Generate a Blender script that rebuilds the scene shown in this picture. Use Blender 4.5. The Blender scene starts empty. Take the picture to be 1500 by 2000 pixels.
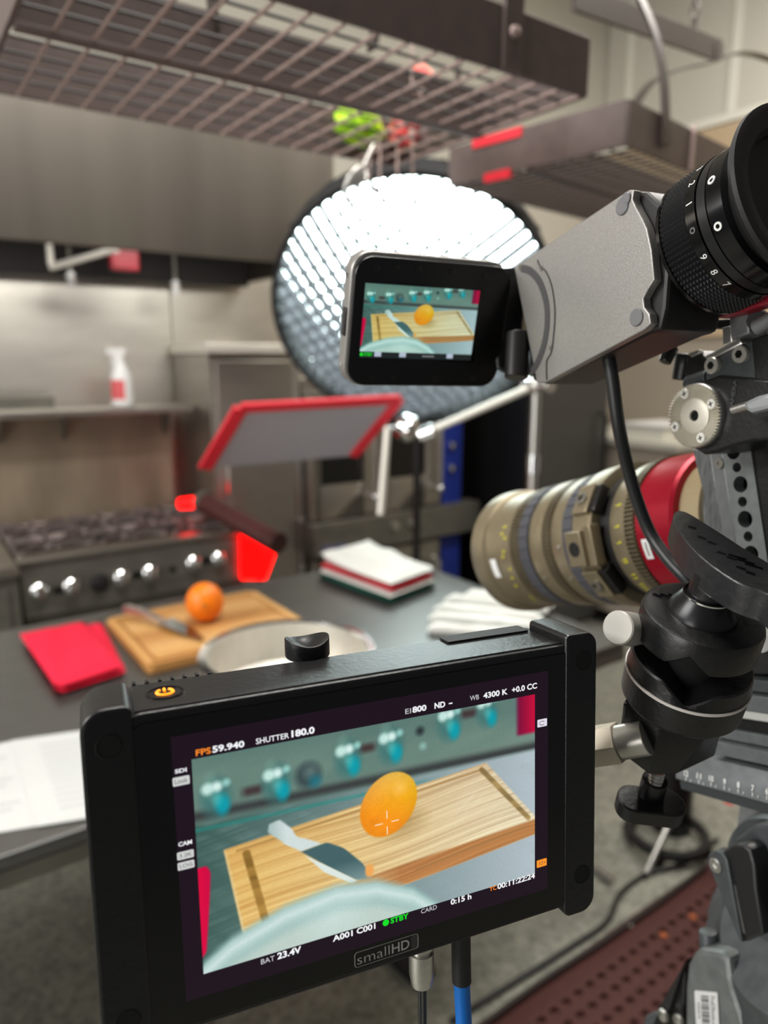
import bpy, bmesh, math, random
import numpy as np
from mathutils import Vector, Matrix
PI = math.pi
random.seed(4)
sc = bpy.context.scene
C = sc.collection

# ------------------------------------------------------------------ camera
FPX, CX, CY = 1400.0, 750.0, 1000.0          # focal length in pixels of the 1500x2000 frame
TH, PT, EYE = math.radians(55), math.radians(11.94), 1.6
HEAD = Vector((math.cos(TH), math.sin(TH), 0)); RT = Vector((math.sin(TH), -math.cos(TH), 0)); UP0 = Vector((0, 0, 1))
FW = HEAD*math.cos(PT) - UP0*math.sin(PT); UPV = HEAD*math.sin(PT) + UP0*math.cos(PT)
CAM = Vector((0, 0, EYE))
cd = bpy.data.cameras.new('camera'); cam = bpy.data.objects.new('camera', cd); C.objects.link(cam)
cam.matrix_world = Matrix(((RT.x, UPV.x, -FW.x, CAM.x), (RT.y, UPV.y, -FW.y, CAM.y), (RT.z, UPV.z, -FW.z, CAM.z), (0, 0, 0, 1)))
cd.sensor_fit = 'VERTICAL'; cd.sensor_height = 36; cd.sensor_width = 27; cd.lens = 36*FPX/2000
cd.clip_start = 0.02; cd.clip_end = 60
cd.dof.use_dof = True; cd.dof.focus_distance = 0.305; cd.dof.aperture_fstop = 6.6
sc.camera = cam

# ------------------------------------------------------------------ world, exposure, large lights
wd = bpy.data.worlds.new('world'); sc.world = wd; wd.use_nodes = True
wd.node_tree.nodes['Background'].inputs[0].default_value = (0.86, 0.88, 0.92, 1)
wd.node_tree.nodes['Background'].inputs[1].default_value = 0.13
sc.view_settings.view_transform = 'Standard'; sc.view_settings.look = 'None'
sc.view_settings.exposure = 0.0; sc.view_settings.gamma = 1; sc.view_settings.use_curve_mapping = False
sc.cycles.use_denoising = True

def area(name, loc, to, sx, sy, energy, color=(1, 1, 1)):
    l = bpy.data.lights.new(name, 'AREA'); l.shape = 'RECTANGLE'; l.size = sx; l.size_y = sy; l.energy = energy; l.color = color
    o = bpy.data.objects.new(name, l); C.objects.link(o); o.location = loc
    o.rotation_euler = (Vector(to)-Vector(loc)).to_track_quat('-Z', 'Y').to_euler(); return o
area('ceiling_lamp_near', (0.6, 0.9, 3.8), (0.6, 0.9, 0), 1.6, 0.5, 80, (1, .97, .92))
area('ceiling_lamp_right', (3.0, 1.2, 3.8), (3.0, 1.2, 0), 1.6, 0.6, 70, (1, .95, .88))
area('ceiling_lamp_left', (-2.1, 1.5, 2.7), (0.9, 0.5, 1.3), 1.4, 1.0, 75, (1, .99, .97))
area('under_table_fill', (-3.0, 0.3, 1.0), (0.8, 1.5, 0), 1.4, 1.5, 48, (1, .98, .94))  # unseen, added low at left to fill the floor under the table
hl = area('backsplash_fill', (0.4, 2.66, 2.10), (0.4, 3.42, 1.38), 2.1, 0.08, 5, (1, .97, .91)); hl.data.spread = math.radians(95)  # unseen, added behind the hood lip to brighten the backsplash

# ------------------------------------------------------------------ pixel <-> place helpers
def ray(px, py): return FW + RT*((px-CX)/FPX) - UPV*((py-CY)/FPX)
def at(px, py, d): return CAM + ray(px, py)*d
def onp(px, py, o, n):
    r = ray(px, py); return CAM + r*((o-CAM).dot(n)/r.dot(n))
def onZ(px, py, z): return onp(px, py, Vector((0, 0, z)), Vector((0, 0, 1)))
def onY(px, py, y): return onp(px, py, Vector((0, y, 0)), Vector((0, 1, 0)))
def onX(px, py, x): return onp(px, py, Vector((x, 0, 0)), Vector((1, 0, 0)))
def camv(x, y, z): return (RT*x + UPV*y + FW*z).normalized()
def frame(o, x, y, z): return Matrix(((x.x, y.x, z.x, o.x), (x.y, y.y, z.y, o.y), (x.z, y.z, z.z, o.z), (0, 0, 0, 1)))
def axis_frame(o, z, hint=Vector((0, 0, 1))):
    z = z.normalized()
    if abs(z.dot(hint)) > .98: hint = Vector((1, 0, 0))
    x = hint.cross(z).normalized(); return frame(o, x, z.cross(x), z)

# ------------------------------------------------------------------ materials
def lin(c): return tuple(((v/255+.055)/1.055)**2.4 if v/255 > .04045 else v/255/12.92 for v in c)
MATS = {}
def mat(name, col, rough=.5, metal=0, noise=0, scale=20, stretch=(1, 1, 1), bump=0, emit=0, alpha=1, spec=None, trans=0):
    if name in MATS: return MATS[name]
    m = bpy.data.materials.new(name); m.use_nodes = True; nt = m.node_tree; b = nt.nodes['Principled BSDF']
    c = (*lin(col), 1); b.inputs['Base Color'].default_value = c
    b.inputs['Roughness'].default_value = rough; b.inputs['Metallic'].default_value = metal
    if spec is not None: b.inputs['Specular IOR Level'].default_value = spec
    if trans: b.inputs['Transmission Weight'].default_value = trans
    if emit:
        b.inputs['Emission Color'].default_value = c; b.inputs['Emission Strength'].default_value = emit
    if noise or bump:
        tc = nt.nodes.new('ShaderNodeTexCoord'); mp = nt.nodes.new('ShaderNodeMapping'); mp.inputs['Scale'].default_value = stretch
        nz = nt.nodes.new('ShaderNodeTexNoise'); nz.inputs['Scale'].default_value = scale; nz.inputs['Detail'].default_value = 5
        nt.links.new(tc.outputs['Object'], mp.inputs['Vector']); nt.links.new(mp.outputs['Vector'], nz.inputs['Vector'])
        if noise:
            rp = nt.nodes.new('ShaderNodeValToRGB')
            rp.color_ramp.elements[0].position = .3; rp.color_ramp.elements[1].position = .7
            rp.color_ramp.elements[0].color = tuple(x*(1-noise) for x in c[:3])+(1,)
            rp.color_ramp.elements[1].color = tuple(min(1, x*(1+noise)) for x in c[:3])+(1,)
            nt.links.new(nz.outputs['Fac'], rp.inputs['Fac']); nt.links.new(rp.outputs['Color'], b.inputs['Base Color'])
        if bump:
            bp = nt.nodes.new('ShaderNodeBump'); bp.inputs['Strength'].default_value = bump; bp.inputs['Distance'].default_value = .002
            nt.links.new(nz.outputs['Fac'], bp.inputs['Height']); nt.links.new(bp.outputs['Normal'], b.inputs['Normal'])
    MATS[name] = m; return m
steel = mat('brushed steel', (176, 172, 164), .38, 1, .12, 6, (1, 1, 30))
steel_wall = mat('stainless wall sheet', (214, 210, 200), .42, 1, .10, 3, (1, 1, 4), .05)
steel_hood = mat('hood steel', (150, 143, 134), .36, 1, .10, 2.5, (3, 1, .25))
steel_dark = mat('dull steel', (124, 121, 113), .48, .75, .15, 8, (1, 1, 3))
steel_burnt = mat('heat-stained steel', (142, 128, 110), .5, .6, .28, 4, (1.5, 1, .6))
table_steel = mat('table steel', (120, 120, 119), .44, 1, .07, 8, (.4, 6, 1))
chrome = mat('chrome', (225, 226, 226), .12, 1)
silver = mat('bright aluminium', (205, 203, 198), .35, 1, .06, 300)
white_metal = mat('pale metal', (228, 224, 214), .5, .6)
black = mat('black anodised metal', (14, 14, 15), .36, .0, .2, 400, (1, 1, 1), .1)
black_gloss = mat('glossy black', (9, 9, 10), .16)
black_matte = mat('matt black rubber', (8, 8, 9), .6, 0, .15, 200, (1, 1, 1), .1)
black_cloth = mat('black fabric', (24, 24, 26), .9)
grid_cloth = mat('dark grid fabric', (84, 84, 90), .85, 0, .45, 30)
grey_cast = mat('grey cast metal', (72, 76, 78), .45, .35, .18, 90, (1, 1, 1), .25)
grey_mid = mat('grey painted metal', (112, 114, 114), .45, .3, .12, 120, (1, 1, 1), .1)
dark_hole = mat('hole shadow black', (3, 3, 3), .8)
rack_brown = mat('brown painted steel', (98, 85, 82), .45, .1, .12, 30)
rack_dark = mat('dark brown steel', (62, 53, 48), .45, .1, .12, 30)
wire_dark = mat('dark wire', (40, 34, 32), .6, .1)
wire_brown = mat('rack wire', (176, 154, 148), .4, .4)  # paler than the bars: lighting from below put into the wire colour
cast_iron = mat('cast iron', (112, 100, 98), .5, .5, .3, 40, (1, 1, 1), .3)
orange_m = mat('orange peel', (250, 126, 4), .42, 0, .06, 60, (1, 1, 1), .35)
red_cloth = mat('red towel', (226, 20, 58), .95, 0, .14, 350, (1, 1, 1), .6)
white_cloth = mat('white towel', (222, 222, 216), .95, 0, .05, 300, (1, 1, 1), .5)
red_stripe = mat('red stripe', (176, 14, 36), .95, 0, .1, 300)
green_stripe = mat('green stripe', (18, 82, 68), .95, 0, .1, 300)
paper = mat('paper', (196, 196, 194), .9)
print_grey = mat('faint print', (180, 180, 180), .9)
red_paint = mat('red tape edge', (232, 40, 58), .6)
scrim = mat('grey scrim cloth', (172, 170, 176), .95, 0, .06, 200)
red_glow = mat('red lamp face', (255, 0, 0), .5, emit=5)
red_dark = mat('dark red tube', (70, 30, 28), .5)
diffuser_m = mat('lit diffuser cloth', (236, 255, 252), .8, emit=15)
lens_khaki = mat('khaki lens barrel', (140, 128, 104), .36, .6, .05, 200)
lens_gear = mat('khaki gear ring', (112, 102, 82), .42, .6)
lens_rubber = mat('grey rubber ring', (62, 62, 68), .65)
lens_red = mat('red anodised ring', (156, 8, 36), .3, .4)
lens_tan = mat('tan ring', (176, 160, 128), .5, .3)
yellow_ink = mat('yellow ink', (214, 206, 22), .6)
white_ink = mat('white ink', (226, 226, 222), .6)
grey_ink = mat('grey ink', (92, 92, 90), .6)
vf_grey = mat('metallic grey paint', (150, 147, 143), .42, .55, .16, 1400, (1, 1, 1), .08)
vf_dark = mat('dark grey moulding', (30, 28, 28), .45, .1)
wall_pale = mat('pale grey wall panel', (196, 192, 180), .6)
wall_batten = mat('white batten', (222, 220, 208), .5)
wall_tan = mat('tan wall board', (186, 164, 134), .6)
wall_beige = mat('beige wall', (158, 148, 134), .7)
ceil_m = mat('ceiling board', (214, 212, 204), .8)
oven_black = mat('oven glass', (16, 17, 16), .12)
oven_blue = mat('blue panel film', (24, 44, 128), .4)
fridge_dark = mat('black fridge door', (20, 20, 21), .35, .2)
fridge_grey = mat('grey fridge side', (92, 92, 90), .35, .7)
bottle_white = mat('white plastic', (226, 226, 224), .4)
bottle_label = mat('pink red label', (214, 92, 96), .5)
cable_black = mat('black cable', (30, 31, 32), .42)
cable_blue = mat('blue cable', (0, 116, 214), .45)
mat_red = mat('red brown rubber', (68, 29, 24), .75, 0, .2, 60, (1, 1, 1), .2)
green_bundle = mat('lime green bag', (168, 216, 40), .85, 0, .3, 30)
coral_bundle = mat('coral red bag', (244, 108, 108), .85, 0, .25, 30)
crimson = mat('dark crimson plastic', (136, 10, 36), .4)
for _m in (green_bundle, coral_bundle):
    _b = _m.node_tree.nodes['Principled BSDF']; _b.inputs['Subsurface Weight'].default_value = .85; _b.inputs['Subsurface Scale'].default_value = .06; _b.inputs['Subsurface Radius'].default_value = (1, .9, .6)
wood_a = [mat('board wood %d' % i, c, .5, 0, .16, 14, (2.5, 40, 40)) for i, c in enumerate([(196, 146, 84), (184, 132, 72), (205, 158, 98), (176, 122, 64), (198, 150, 92)])]
hood_in = mat('dark hood lining', (30, 27, 25), .7, .2)  # near-black lining for the inside of the hood
knife_m = mat('knife steel', (120, 122, 124), .12, 1)
vf_side = mat('carbon weave', (104, 106, 106), .4, .4, .3, 120, (1, 4, 1))
glow_orange = mat('orange lit icon', (255, 150, 20), .5, emit=1.0)
icon_red = mat('red lamp dot', (205, 20, 22), .5, emit=.6)
def emis(name, col, s=1.0):
    if name in MATS: return MATS[name]
    m = bpy.data.materials.new(name); m.use_nodes = True; nt = m.node_tree; b = nt.nodes['Principled BSDF']
    b.inputs['Base Color'].default_value = (0, 0, 0, 1); b.inputs['Roughness'].default_value = .3; b.inputs['Specular IOR Level'].default_value = .2
    b.inputs['Emission Color'].default_value = (*lin(col), 1); b.inputs['Emission Strength'].default_value = s
    MATS[name] = m; return m

def floor_mat():
    m = bpy.data.materials.new('speckled grey floor'); m.use_nodes = True; nt = m.node_tree; b = nt.nodes['Principled BSDF']
    tc = nt.nodes.new('ShaderNodeTexCoord')
    n1 = nt.nodes.new('ShaderNodeTexNoise'); n1.inputs['Scale'].default_value = 55; n1.inputs['Detail'].default_value = 6
    n2 = nt.nodes.new('ShaderNodeTexNoise'); n2.inputs['Scale'].default_value = 6
    mx = nt.nodes.new('ShaderNodeMath'); mx.operation = 'ADD'
    rp = nt.nodes.new('ShaderNodeValToRGB'); e = rp.color_ramp.elements
    e[0].position = .35; e[0].color = (*lin((112, 113, 104)), 1); e[1].position = .68; e[1].color = (*lin((164, 163, 150)), 1)
    nt.links.new(tc.outputs['Object'], n1.inputs['Vector']); nt.links.new(tc.outputs['Object'], n2.inputs['Vector'])
    mx.operation = 'MULTIPLY_ADD'; mx.inputs[1].default_value = .8
    sb = nt.nodes.new('ShaderNodeMath'); sb.operation = 'MULTIPLY'; sb.inputs[1].default_value = .2; nt.links.new(n2.outputs['Fac'], sb.inputs[0])
    nt.links.new(n1.outputs['Fac'], mx.inputs[0]); nt.links.new(sb.outputs[0], mx.inputs[2])
    nt.links.new(mx.outputs[0], rp.inputs['Fac']); nt.links.new(rp.outputs['Color'], b.inputs['Base Color'])
    b.inputs['Roughness'].default_value = .5; return m

# ------------------------------------------------------------------ mesh builder
OFF = {}
class MB:
    def __init__(s): s.v = []; s.f = []
    def add(s, vs, fs):
        k = len(s.v); s.v += [Vector(v) for v in vs]; s.f += [tuple(i+k for i in f) for f in fs]; return s
    def box(s, c, size, M=None):
        c = Vector(c); h = Vector(size)/2
        vs = [c+Vector((x*h.x, y*h.y, z*h.z)) for x in (-1, 1) for y in (-1, 1) for z in (-1, 1)]
        if M: vs = [M @ v for v in vs]
        return s.add(vs, [(0, 1, 3, 2), (4, 6, 7, 5), (0, 4, 5, 1), (2, 3, 7, 6), (0, 2, 6, 4), (1, 5, 7, 3)])
    def span(s, a, b, M=None):
        a, b = Vector(a), Vector(b); return s.box((a+b)/2, b-a, M)
    def prism(s, pts, ext):
        n = len(pts); a = [Vector(p) for p in pts]; b = [p+ext for p in a]
        return s.add(a+b, [tuple(range(n)), tuple(range(2*n-1, n-1, -1))]+[(i, (i+1) % n, (i+1) % n+n, i+n) for i in range(n)])
    def poly(s, pts, z0, z1, M):
        return s.prism([M @ Vector((x, y, z0)) for x, y in pts], (M.to_3x3() @ Vector((0, 0, z1-z0))))
    def lathe(s, M, prof, seg=32, a0=0, a1=2*PI, cap=True):
        full = abs(a1-a0-2*PI) < 1e-6; n = seg if full else seg+1; vs = []; fs = []
        for r, z in prof:
            for i in range(n):
                t = a0+(a1-a0)*i/seg; vs.append(M @ Vector((r*math.cos(t), r*math.sin(t), z)))
        for k in range(len(prof)-1):
            for i in range(seg):
                j = (i+1) % n; fs.append((k*n+i, k*n+j, (k+1)*n+j, (k+1)*n+i))
        if full:
            if prof[0][0] > 1e-6 and cap: fs.append(tuple(range(n-1, -1, -1)))
            if prof[-1][0] > 1e-6: fs.append(tuple(range((len(prof)-1)*n, len(prof)*n)))
        return s.add(vs, fs)
    def ring(s, M, prof, seg=32):          # closed profile swept round: a solid ring
        n = seg; m = len(prof); vs = []; fs = []
        for r, z in prof:
            for i in range(n):
                t = 2*PI*i/n; vs.append(M @ Vector((r*math.cos(t), r*math.sin(t), z)))
        for k in range(m):
            for i in range(n):
                j = (i+1) % n; q = (k+1) % m; fs.append((k*n+i, k*n+j, q*n+j, q*n+i))
        return s.add(vs, fs)
    def cyl(s, p0, p1, r0, r1=None, seg=20):
        p0, p1 = Vector(p0), Vector(p1); r1 = r0 if r1 is None else r1
        return s.lathe(axis_frame(p0, p1-p0), [(r0, 0), (r1, (p1-p0).length)], seg)
    def tube(s, pts, r, seg=10):
        pts = [Vector(p) for p in pts]; n = len(pts); vs = []; fs = []
        x = None
        for i, p in enumerate(pts):
            t = (pts[min(i+1, n-1)]-pts[max(i-1, 0)]).normalized()
            if x is None:
                h = Vector((0, 0, 1)) if abs(t.z) < .9 else Vector((1, 0, 0)); x = h.cross(t).normalized()
            else:
                x = (x-t*x.dot(t)).normalized()
            y = t.cross(x); rr = r[i] if isinstance(r, (list, tuple)) else r
            vs += [p+(x*math.cos(2*PI*k/seg)+y*math.sin(2*PI*k/seg))*rr for k in range(seg)]
        for i in range(n-1):
            for k in range(seg):
                j = (k+1) % seg; fs.append((i*seg+k, i*seg+j, (i+1)*seg+j, (i+1)*seg+k))
        fs += [tuple(range(seg-1, -1, -1)), tuple(range((n-1)*seg, n*seg))]
        return s.add(vs, fs)
    def strap(s, pts, side, w, th):        # flat bar following pts; side = width direction
        pts = [Vector(p) for p in pts]; n = len(pts); vs = []; fs = []; side = side.normalized()
        for i, p in enumerate(pts):
            t = (pts[min(i+1, n-1)]-pts[max(i-1, 0)]).normalized(); nn = t.cross(side).normalized(); sd = nn.cross(t).normalized()
            vs += [p+sd*w/2+nn*th/2, p-sd*w/2+nn*th/2, p-sd*w/2-nn*th/2, p+sd*w/2-nn*th/2]
        for i in range(n-1):
            for k in range(4):
                j = (k+1) % 4; fs.append((i*4+k, i*4+j, i*4+4+j, i*4+4+k))
        fs += [(3, 2, 1, 0), tuple(range((n-1)*4, n*4))]
        return s.add(vs, fs)
    def ball(s, c, r, M=None, seg=20, rings=12, wob=0):
        prof = [(max(1e-7, math.sin(PI*i/rings)), -math.cos(PI*i/rings)) for i in range(rings+1)]
        k = len(s.v); s.lathe(Matrix.Identity(4), prof, seg)
        c = Vector(c); r = Vector((r, r, r)) if isinstance(r, (int, float)) else Vector(r)
        for i in range(k, len(s.v)):
            v = s.v[i]
            if wob: v = v*(1+wob*(math.sin(v.x*5+v.z*7)*math.cos(v.y*6-v.x*3)))
            v = Vector((v.x*r.x, v.y*r.y, v.z*r.z)); s.v[i] = c+((M.to_3x3() @ v) if M else v)
        return s
    def mesh(s, name, off, bevel=0, smooth=35, bseg=2):
        me = bpy.data.meshes.new(name)
        bm = bmesh.new(); vv = [bm.verts.new(v-off) for v in s.v]
        for f in s.f:
            try: bm.faces.new([vv[i] for i in f])
            except ValueError: pass
        bmesh.ops.remove_doubles(bm, verts=bm.verts, dist=1e-6)
        bmesh.ops.recalc_face_normals(bm, faces=bm.faces)
        if bevel:
            ed = [e for e in bm.edges if len(e.link_faces) == 2 and e.calc_face_angle(0) > .6]
            bmesh.ops.bevel(bm, geom=ed, offset=bevel, segments=bseg, affect='EDGES', profile=.5, clamp_overlap=True)
        bm.to_mesh(me); bm.free()
        if smooth:
            me.shade_smooth(); me.set_sharp_from_angle(angle=math.radians(min(smooth, 22) if bevel else smooth))
        return me
    def build(s, name, m, parent=None, bevel=0, smooth=35, loc=None, bseg=2):
        if parent is not None: off = OFF[parent.name]
        else:
            off = Vector(loc) if loc is not None else base(s.v)
        o = bpy.data.objects.new(name, s.mesh(name, off, bevel, smooth, bseg)); C.objects.link(o); o.data.materials.append(m)
        if parent is not None: o.parent = parent
        else: o.location = off
        OFF[o.name] = off; return o
def base(vs):
    n = len(vs); return Vector((sum(v.x for v in vs)/n, sum(v.y for v in vs)/n, min(v.z for v in vs)))
def inst(me, name, parent, M, m=None):      # one more piece sharing mesh data; M in world space
    o = bpy.data.objects.new(name, me); C.objects.link(o); o.parent = parent
    o.matrix_local = Matrix.Translation(-OFF[parent.name]) @ M
    if m and not me.materials: me.materials.append(m)
    OFF[o.name] = OFF[parent.name]; return o
def lone_mesh(mb, name, m, bevel=0, smooth=35):
    me = mb.mesh(name, Vector(), bevel, smooth); me.materials.append(m); return me
def tag(o, label, cat, group=None):
    o['label'] = label; o['category'] = cat
    if group: o['group'] = group
    return o
def thing(name, label, cat, loc, group=None):
    o = bpy.data.objects.new(name, None); C.objects.link(o); o.location = Vector(loc); o.empty_display_size = .05
    OFF[o.name] = Vector(loc); return tag(o, label, cat, group)
def struct(o): o['kind'] = 'structure'; return o

# text as flat mesh fitted in a box of plane M (x right, y up), x0..x1, y0..y1
TXT = {}
def text_mesh(s, bold=0.0):
    k = (s, bold)
    if k not in TXT:
        cu = bpy.data.curves.new('text', 'FONT'); cu.body = s; cu.size = 1; cu.offset = bold; cu.resolution_u = 3
        o = bpy.data.objects.new('text', cu); C.objects.link(o); bpy.context.view_layer.update()
        me = bpy.data.meshes.new_from_object(o.evaluated_get(bpy.context.evaluated_depsgraph_get()))
        vs = [v.co.copy() for v in me.vertices]; fs = [tuple(p.vertices) for p in me.polygons]
        bpy.data.objects.remove(o); bpy.data.curves.remove(cu); bpy.data.meshes.remove(me)
        TXT[k] = (vs, fs)
    return TXT[k]
def text(mb, s, M, x0, x1, y0, y1, bold=.012, z=0, wrap=None):
    vs, fs = text_mesh(s, bold)
    ax, bx = min(v.x for v in vs), max(v.x for v in vs); ay, by = min(v.y for v in vs), max(v.y for v in vs)
    if s.strip('- .') == '': by = ay+(by-ay)
    out = []
    for v in vs:
        p = Vector((x0+(v.x-ax)/(bx-ax)*(x1-x0), y0+(v.y-ay)/max(1e-6, by-ay)*(y1-y0), z))
        out.append(wrap(p) if wrap else M @ p)
    mb.add(out, fs); return mb
def flat(mb, name, m, parent):
    off = OFF[parent.name]; me = bpy.data.meshes.new(name); me.from_pydata([tuple(v-off) for v in mb.v], [], mb.f); me.materials.append(m)
    o = bpy.data.objects.new(name, me); C.objects.link(o); o.parent = parent; OFF[o.name] = off; return o
def plate_holes(mb, outline, holes, z0, z1, M, seg=20):
    bm = bmesh.new(); loops = [outline]+[[(x+r*math.cos(2*PI*i/seg), y+r*math.sin(2*PI*i/seg)) for i in range(seg)] for x, y, r in holes]
    ed = []
    for lp in loops:
        vs = [bm.verts.new((x, y, 0)) for x, y in lp]; ed += [bm.edges.new((vs[i], vs[(i+1) % len(vs)])) for i in range(len(vs))]
    bmesh.ops.triangle_fill(bm, edges=ed, use_beauty=True, use_dissolve=False)
    bm.verts.index_update(); n = len(bm.verts)
    vs = [v.co for v in bm.verts]; fs = [tuple(v.index for v in f.verts) for f in bm.faces]; bm.free()
    out = [M @ Vector((v.x, v.y, z)) for z in (z0, z1) for v in vs]
    F = list(fs)+[tuple(i+n for i in reversed(f)) for f in fs]; k = 0
    for lp in loops:
        L = len(lp); F += [(k+i, k+(i+1) % L, k+(i+1) % L+n, k+i+n) for i in range(L)]; k += L
    mb.add(out, F); return mb
def rrect(x0, y0, x1, y1, r, n=6):
    rs = r if isinstance(r, (list, tuple)) else [r]*4; P = []
    for (cx, cy, a), q in zip(((x1, y1, 0), (x0, y1, 90), (x0, y0, 180), (x1, y0, 270)), rs):
        sx = -1 if cx == x1 else 1; sy = -1 if cy == y1 else 1
        for i in range(n+1):
            t = math.radians(a+90*i/n); P.append((cx+sx*q+q*math.cos(t), cy+sy*q+q*math.sin(t)))
    return P
def smooth_path(pts, n=6):
    pts = [Vector(p) for p in pts]; out = []
    for i in range(len(pts)-1):
        p0, p1, p2, p3 = pts[max(i-1, 0)], pts[i], pts[i+1], pts[min(i+2, len(pts)-1)]
        for k in range(n):
            t = k/n; out.append(.5*((2*p1)+(p2-p0)*t+(2*p0-5*p1+4*p2-p3)*t*t+(3*p1-p0-3*p2+p3)*t**3))
    return out+[pts[-1]]

# ================================================================== the setting
fl = MB().span((-3.5, -2.5, -.1), (4.3, 3.6, 0)).build('floor', floor_mat(), smooth=0); struct(fl)
ce = MB().span((-3.5, -2.5, 4.0), (4.3, 3.6, 4.1)).build('ceiling', ceil_m, smooth=0); struct(ce)
wb = MB().span((-3.5, 3.43, 0), (4.2, 3.6, 4.0)).build('wall_back', wall_pale, smooth=0); struct(wb)
for x0, x1 in ((-3.4, -1.22), (-1.2, .0), (.004, 1.172), (1.18, 2.38), (2.386, 3.5)):
    MB().span((x0, 3.415, .02), (x1, 3.43, 2.4)).build('panel', steel_wall, wb, .002)
wr = MB().span((4.2, -2.5, 0), (4.36, 3.6, 4.0)).build('wall_right', wall_beige, smooth=0); struct(wr)
MB().span((4.18, -2.4, 1.74), (4.2, 3.42, 2.93)).build('board', wall_tan, wr, .003)
for y in (3.95, 3.24, 2.53, 1.82, 1.11, .4, -.31):
    y1 = min(y, 3.42); y0 = max(y-.7, -2.4)
    if y1-y0 > .05: MB().span((4.185, y0, 2.99), (4.2, y1, 3.98)).build('panel', wall_pale, wr, .002)
    if y < 3.4: MB().span((4.172, y-.022, 2.985), (4.188, y+.022, 3.99)).build('batten', wall_batten, wr, .002)
MB().span((4.172, -2.4, 2.935), (4.2, 3.42, 2.985)).build('batten', wall_batten, wr, .002)
MB().span((4.172, 3.26, 3.74), (4.2, 3.42, 3.79)).build('batten', wall_batten, wr, .002)

# rubber mat with holes, one mesh
def rubber_mat():
    mb = MB(); x0, x1, y0, y1 = .55, 3.2, -.35, 1.02; p = .045; nx = int((x1-x0)/p); ny = int((y1-y0)/p)
    h = p*.27; zt, zb = .014, .002
    for i in range(nx):
        for j in range(ny):
            cx = x0+(i+.5)*p; cy = y0+(j+.5)*p; o = [(cx-p/2, cy-p/2), (cx+p/2, cy-p/2), (cx+p/2, cy+p/2), (cx-p/2, cy+p/2)]
            q = [(cx-h, cy-h*.7), (cx+h, cy-h*.7), (cx+h, cy+h*.7), (cx-h, cy+h*.7)]
            vs = [(x, y, zt) for x, y in o]+[(x, y, zt) for x, y in q]+[(x, y, zb) for x, y in q]
            mb.add(vs, [(0, 1, 5, 4), (1, 2, 6, 5), (2, 3, 7, 6), (3, 0, 4, 7), (4, 5, 9, 8), (5, 6, 10, 9), (6, 7, 11, 10), (7, 4, 8, 11), (8, 9, 10, 11)])
    yt = y0+ny*p; xt = x0+nx*p
    e = .07
    mb.add([(x0-e, yt+e, .002), (xt+e, yt+e, .002), (xt, yt, zt), (x0, yt, zt), (x0-e, y0-e, .002), (x0, y0, zt), (xt+e, y0-e, .002), (xt, y0, zt)],
           [(0, 1, 2, 3), (0, 3, 5, 4), (1, 6, 7, 2), (4, 5, 7, 6)])
    return mb
tag(rubber_mat().build('rubber_mat', mat_red, smooth=0), 'red brown rubber floor mat pierced with rows of holes', 'mat')

# ================================================================== back line: hood, range, cabinet, ovens
t = thing('exhaust_hood', 'long stainless exhaust hood above the range', 'hood', (.5, 3.0, 1.96))
MB().span((-2.6, 2.55, 1.965), (1.55, 2.575, 2.44)).build('front_panel', steel_hood, t, .003)
MB().span((-2.6, 2.575, 2.40), (1.55, 3.41, 2.44)).build('top_panel', steel_dark, t, .003)
MB().span((1.52, 2.575, 1.965), (1.55, 3.41, 2.40)).build('end_panel', steel_hood, t, .003)
MB().span((-2.6, 3.30, 1.945), (1.52, 3.33, 2.1)).build('rear_lip', hood_in, t, .003)
f = [(-2.6, 3.33, 2.08), (1.52, 3.33, 2.08), (1.52, 2.72, 2.39), (-2.6, 2.72, 2.39)]
MB().prism(f, Vector((0, .02, .01))).build('filter_bank', hood_in, t)
MB().span((-2.6, 2.575, 1.965), (1.52, 2.60, 1.985)).build('gutter', hood_in, t, .002)
# suppression pipe and nozzles under the hood
pp = t
a = onY(100, 522, 3.1); b = onY(228, 486, 2.85)
MB().tube([a+Vector((0, .0, .36)), a+Vector((0, 0, .012)), a, b], .013).build('suppression_pipe', white_metal, pp)
for px, py in ((139, 545), (343, 562)):
    c = onY(px, py, 3.2)
    n = MB().lathe(axis_frame(c+Vector((0, 0, -.03)), Vector((0, 0, 1))), [(1e-6, 0), (.014, .001), (.019, .012), (.014, .03), (.019, .042), (.013, .06), (1e-6, .062)], 14).build('nozzle', bottle_white, pp)
    MB().cyl(c+Vector((0, 0, .03)), c+Vector((0, 0, .28)), .007).build('drop', steel_dark, pp)
c = onY(242, 508, 3.0)
tag(MB().span(c+Vector((-.055, -.02, -.04)), c+Vector((.055, .02, .14))).build('pull_box', mat('red enamel', (150, 24, 40), .4), bevel=.008), 'small red box fixed up inside the hood behind the pipe', 'box')
w = mat('caged bulb', (230, 226, 214), .3)

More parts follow.
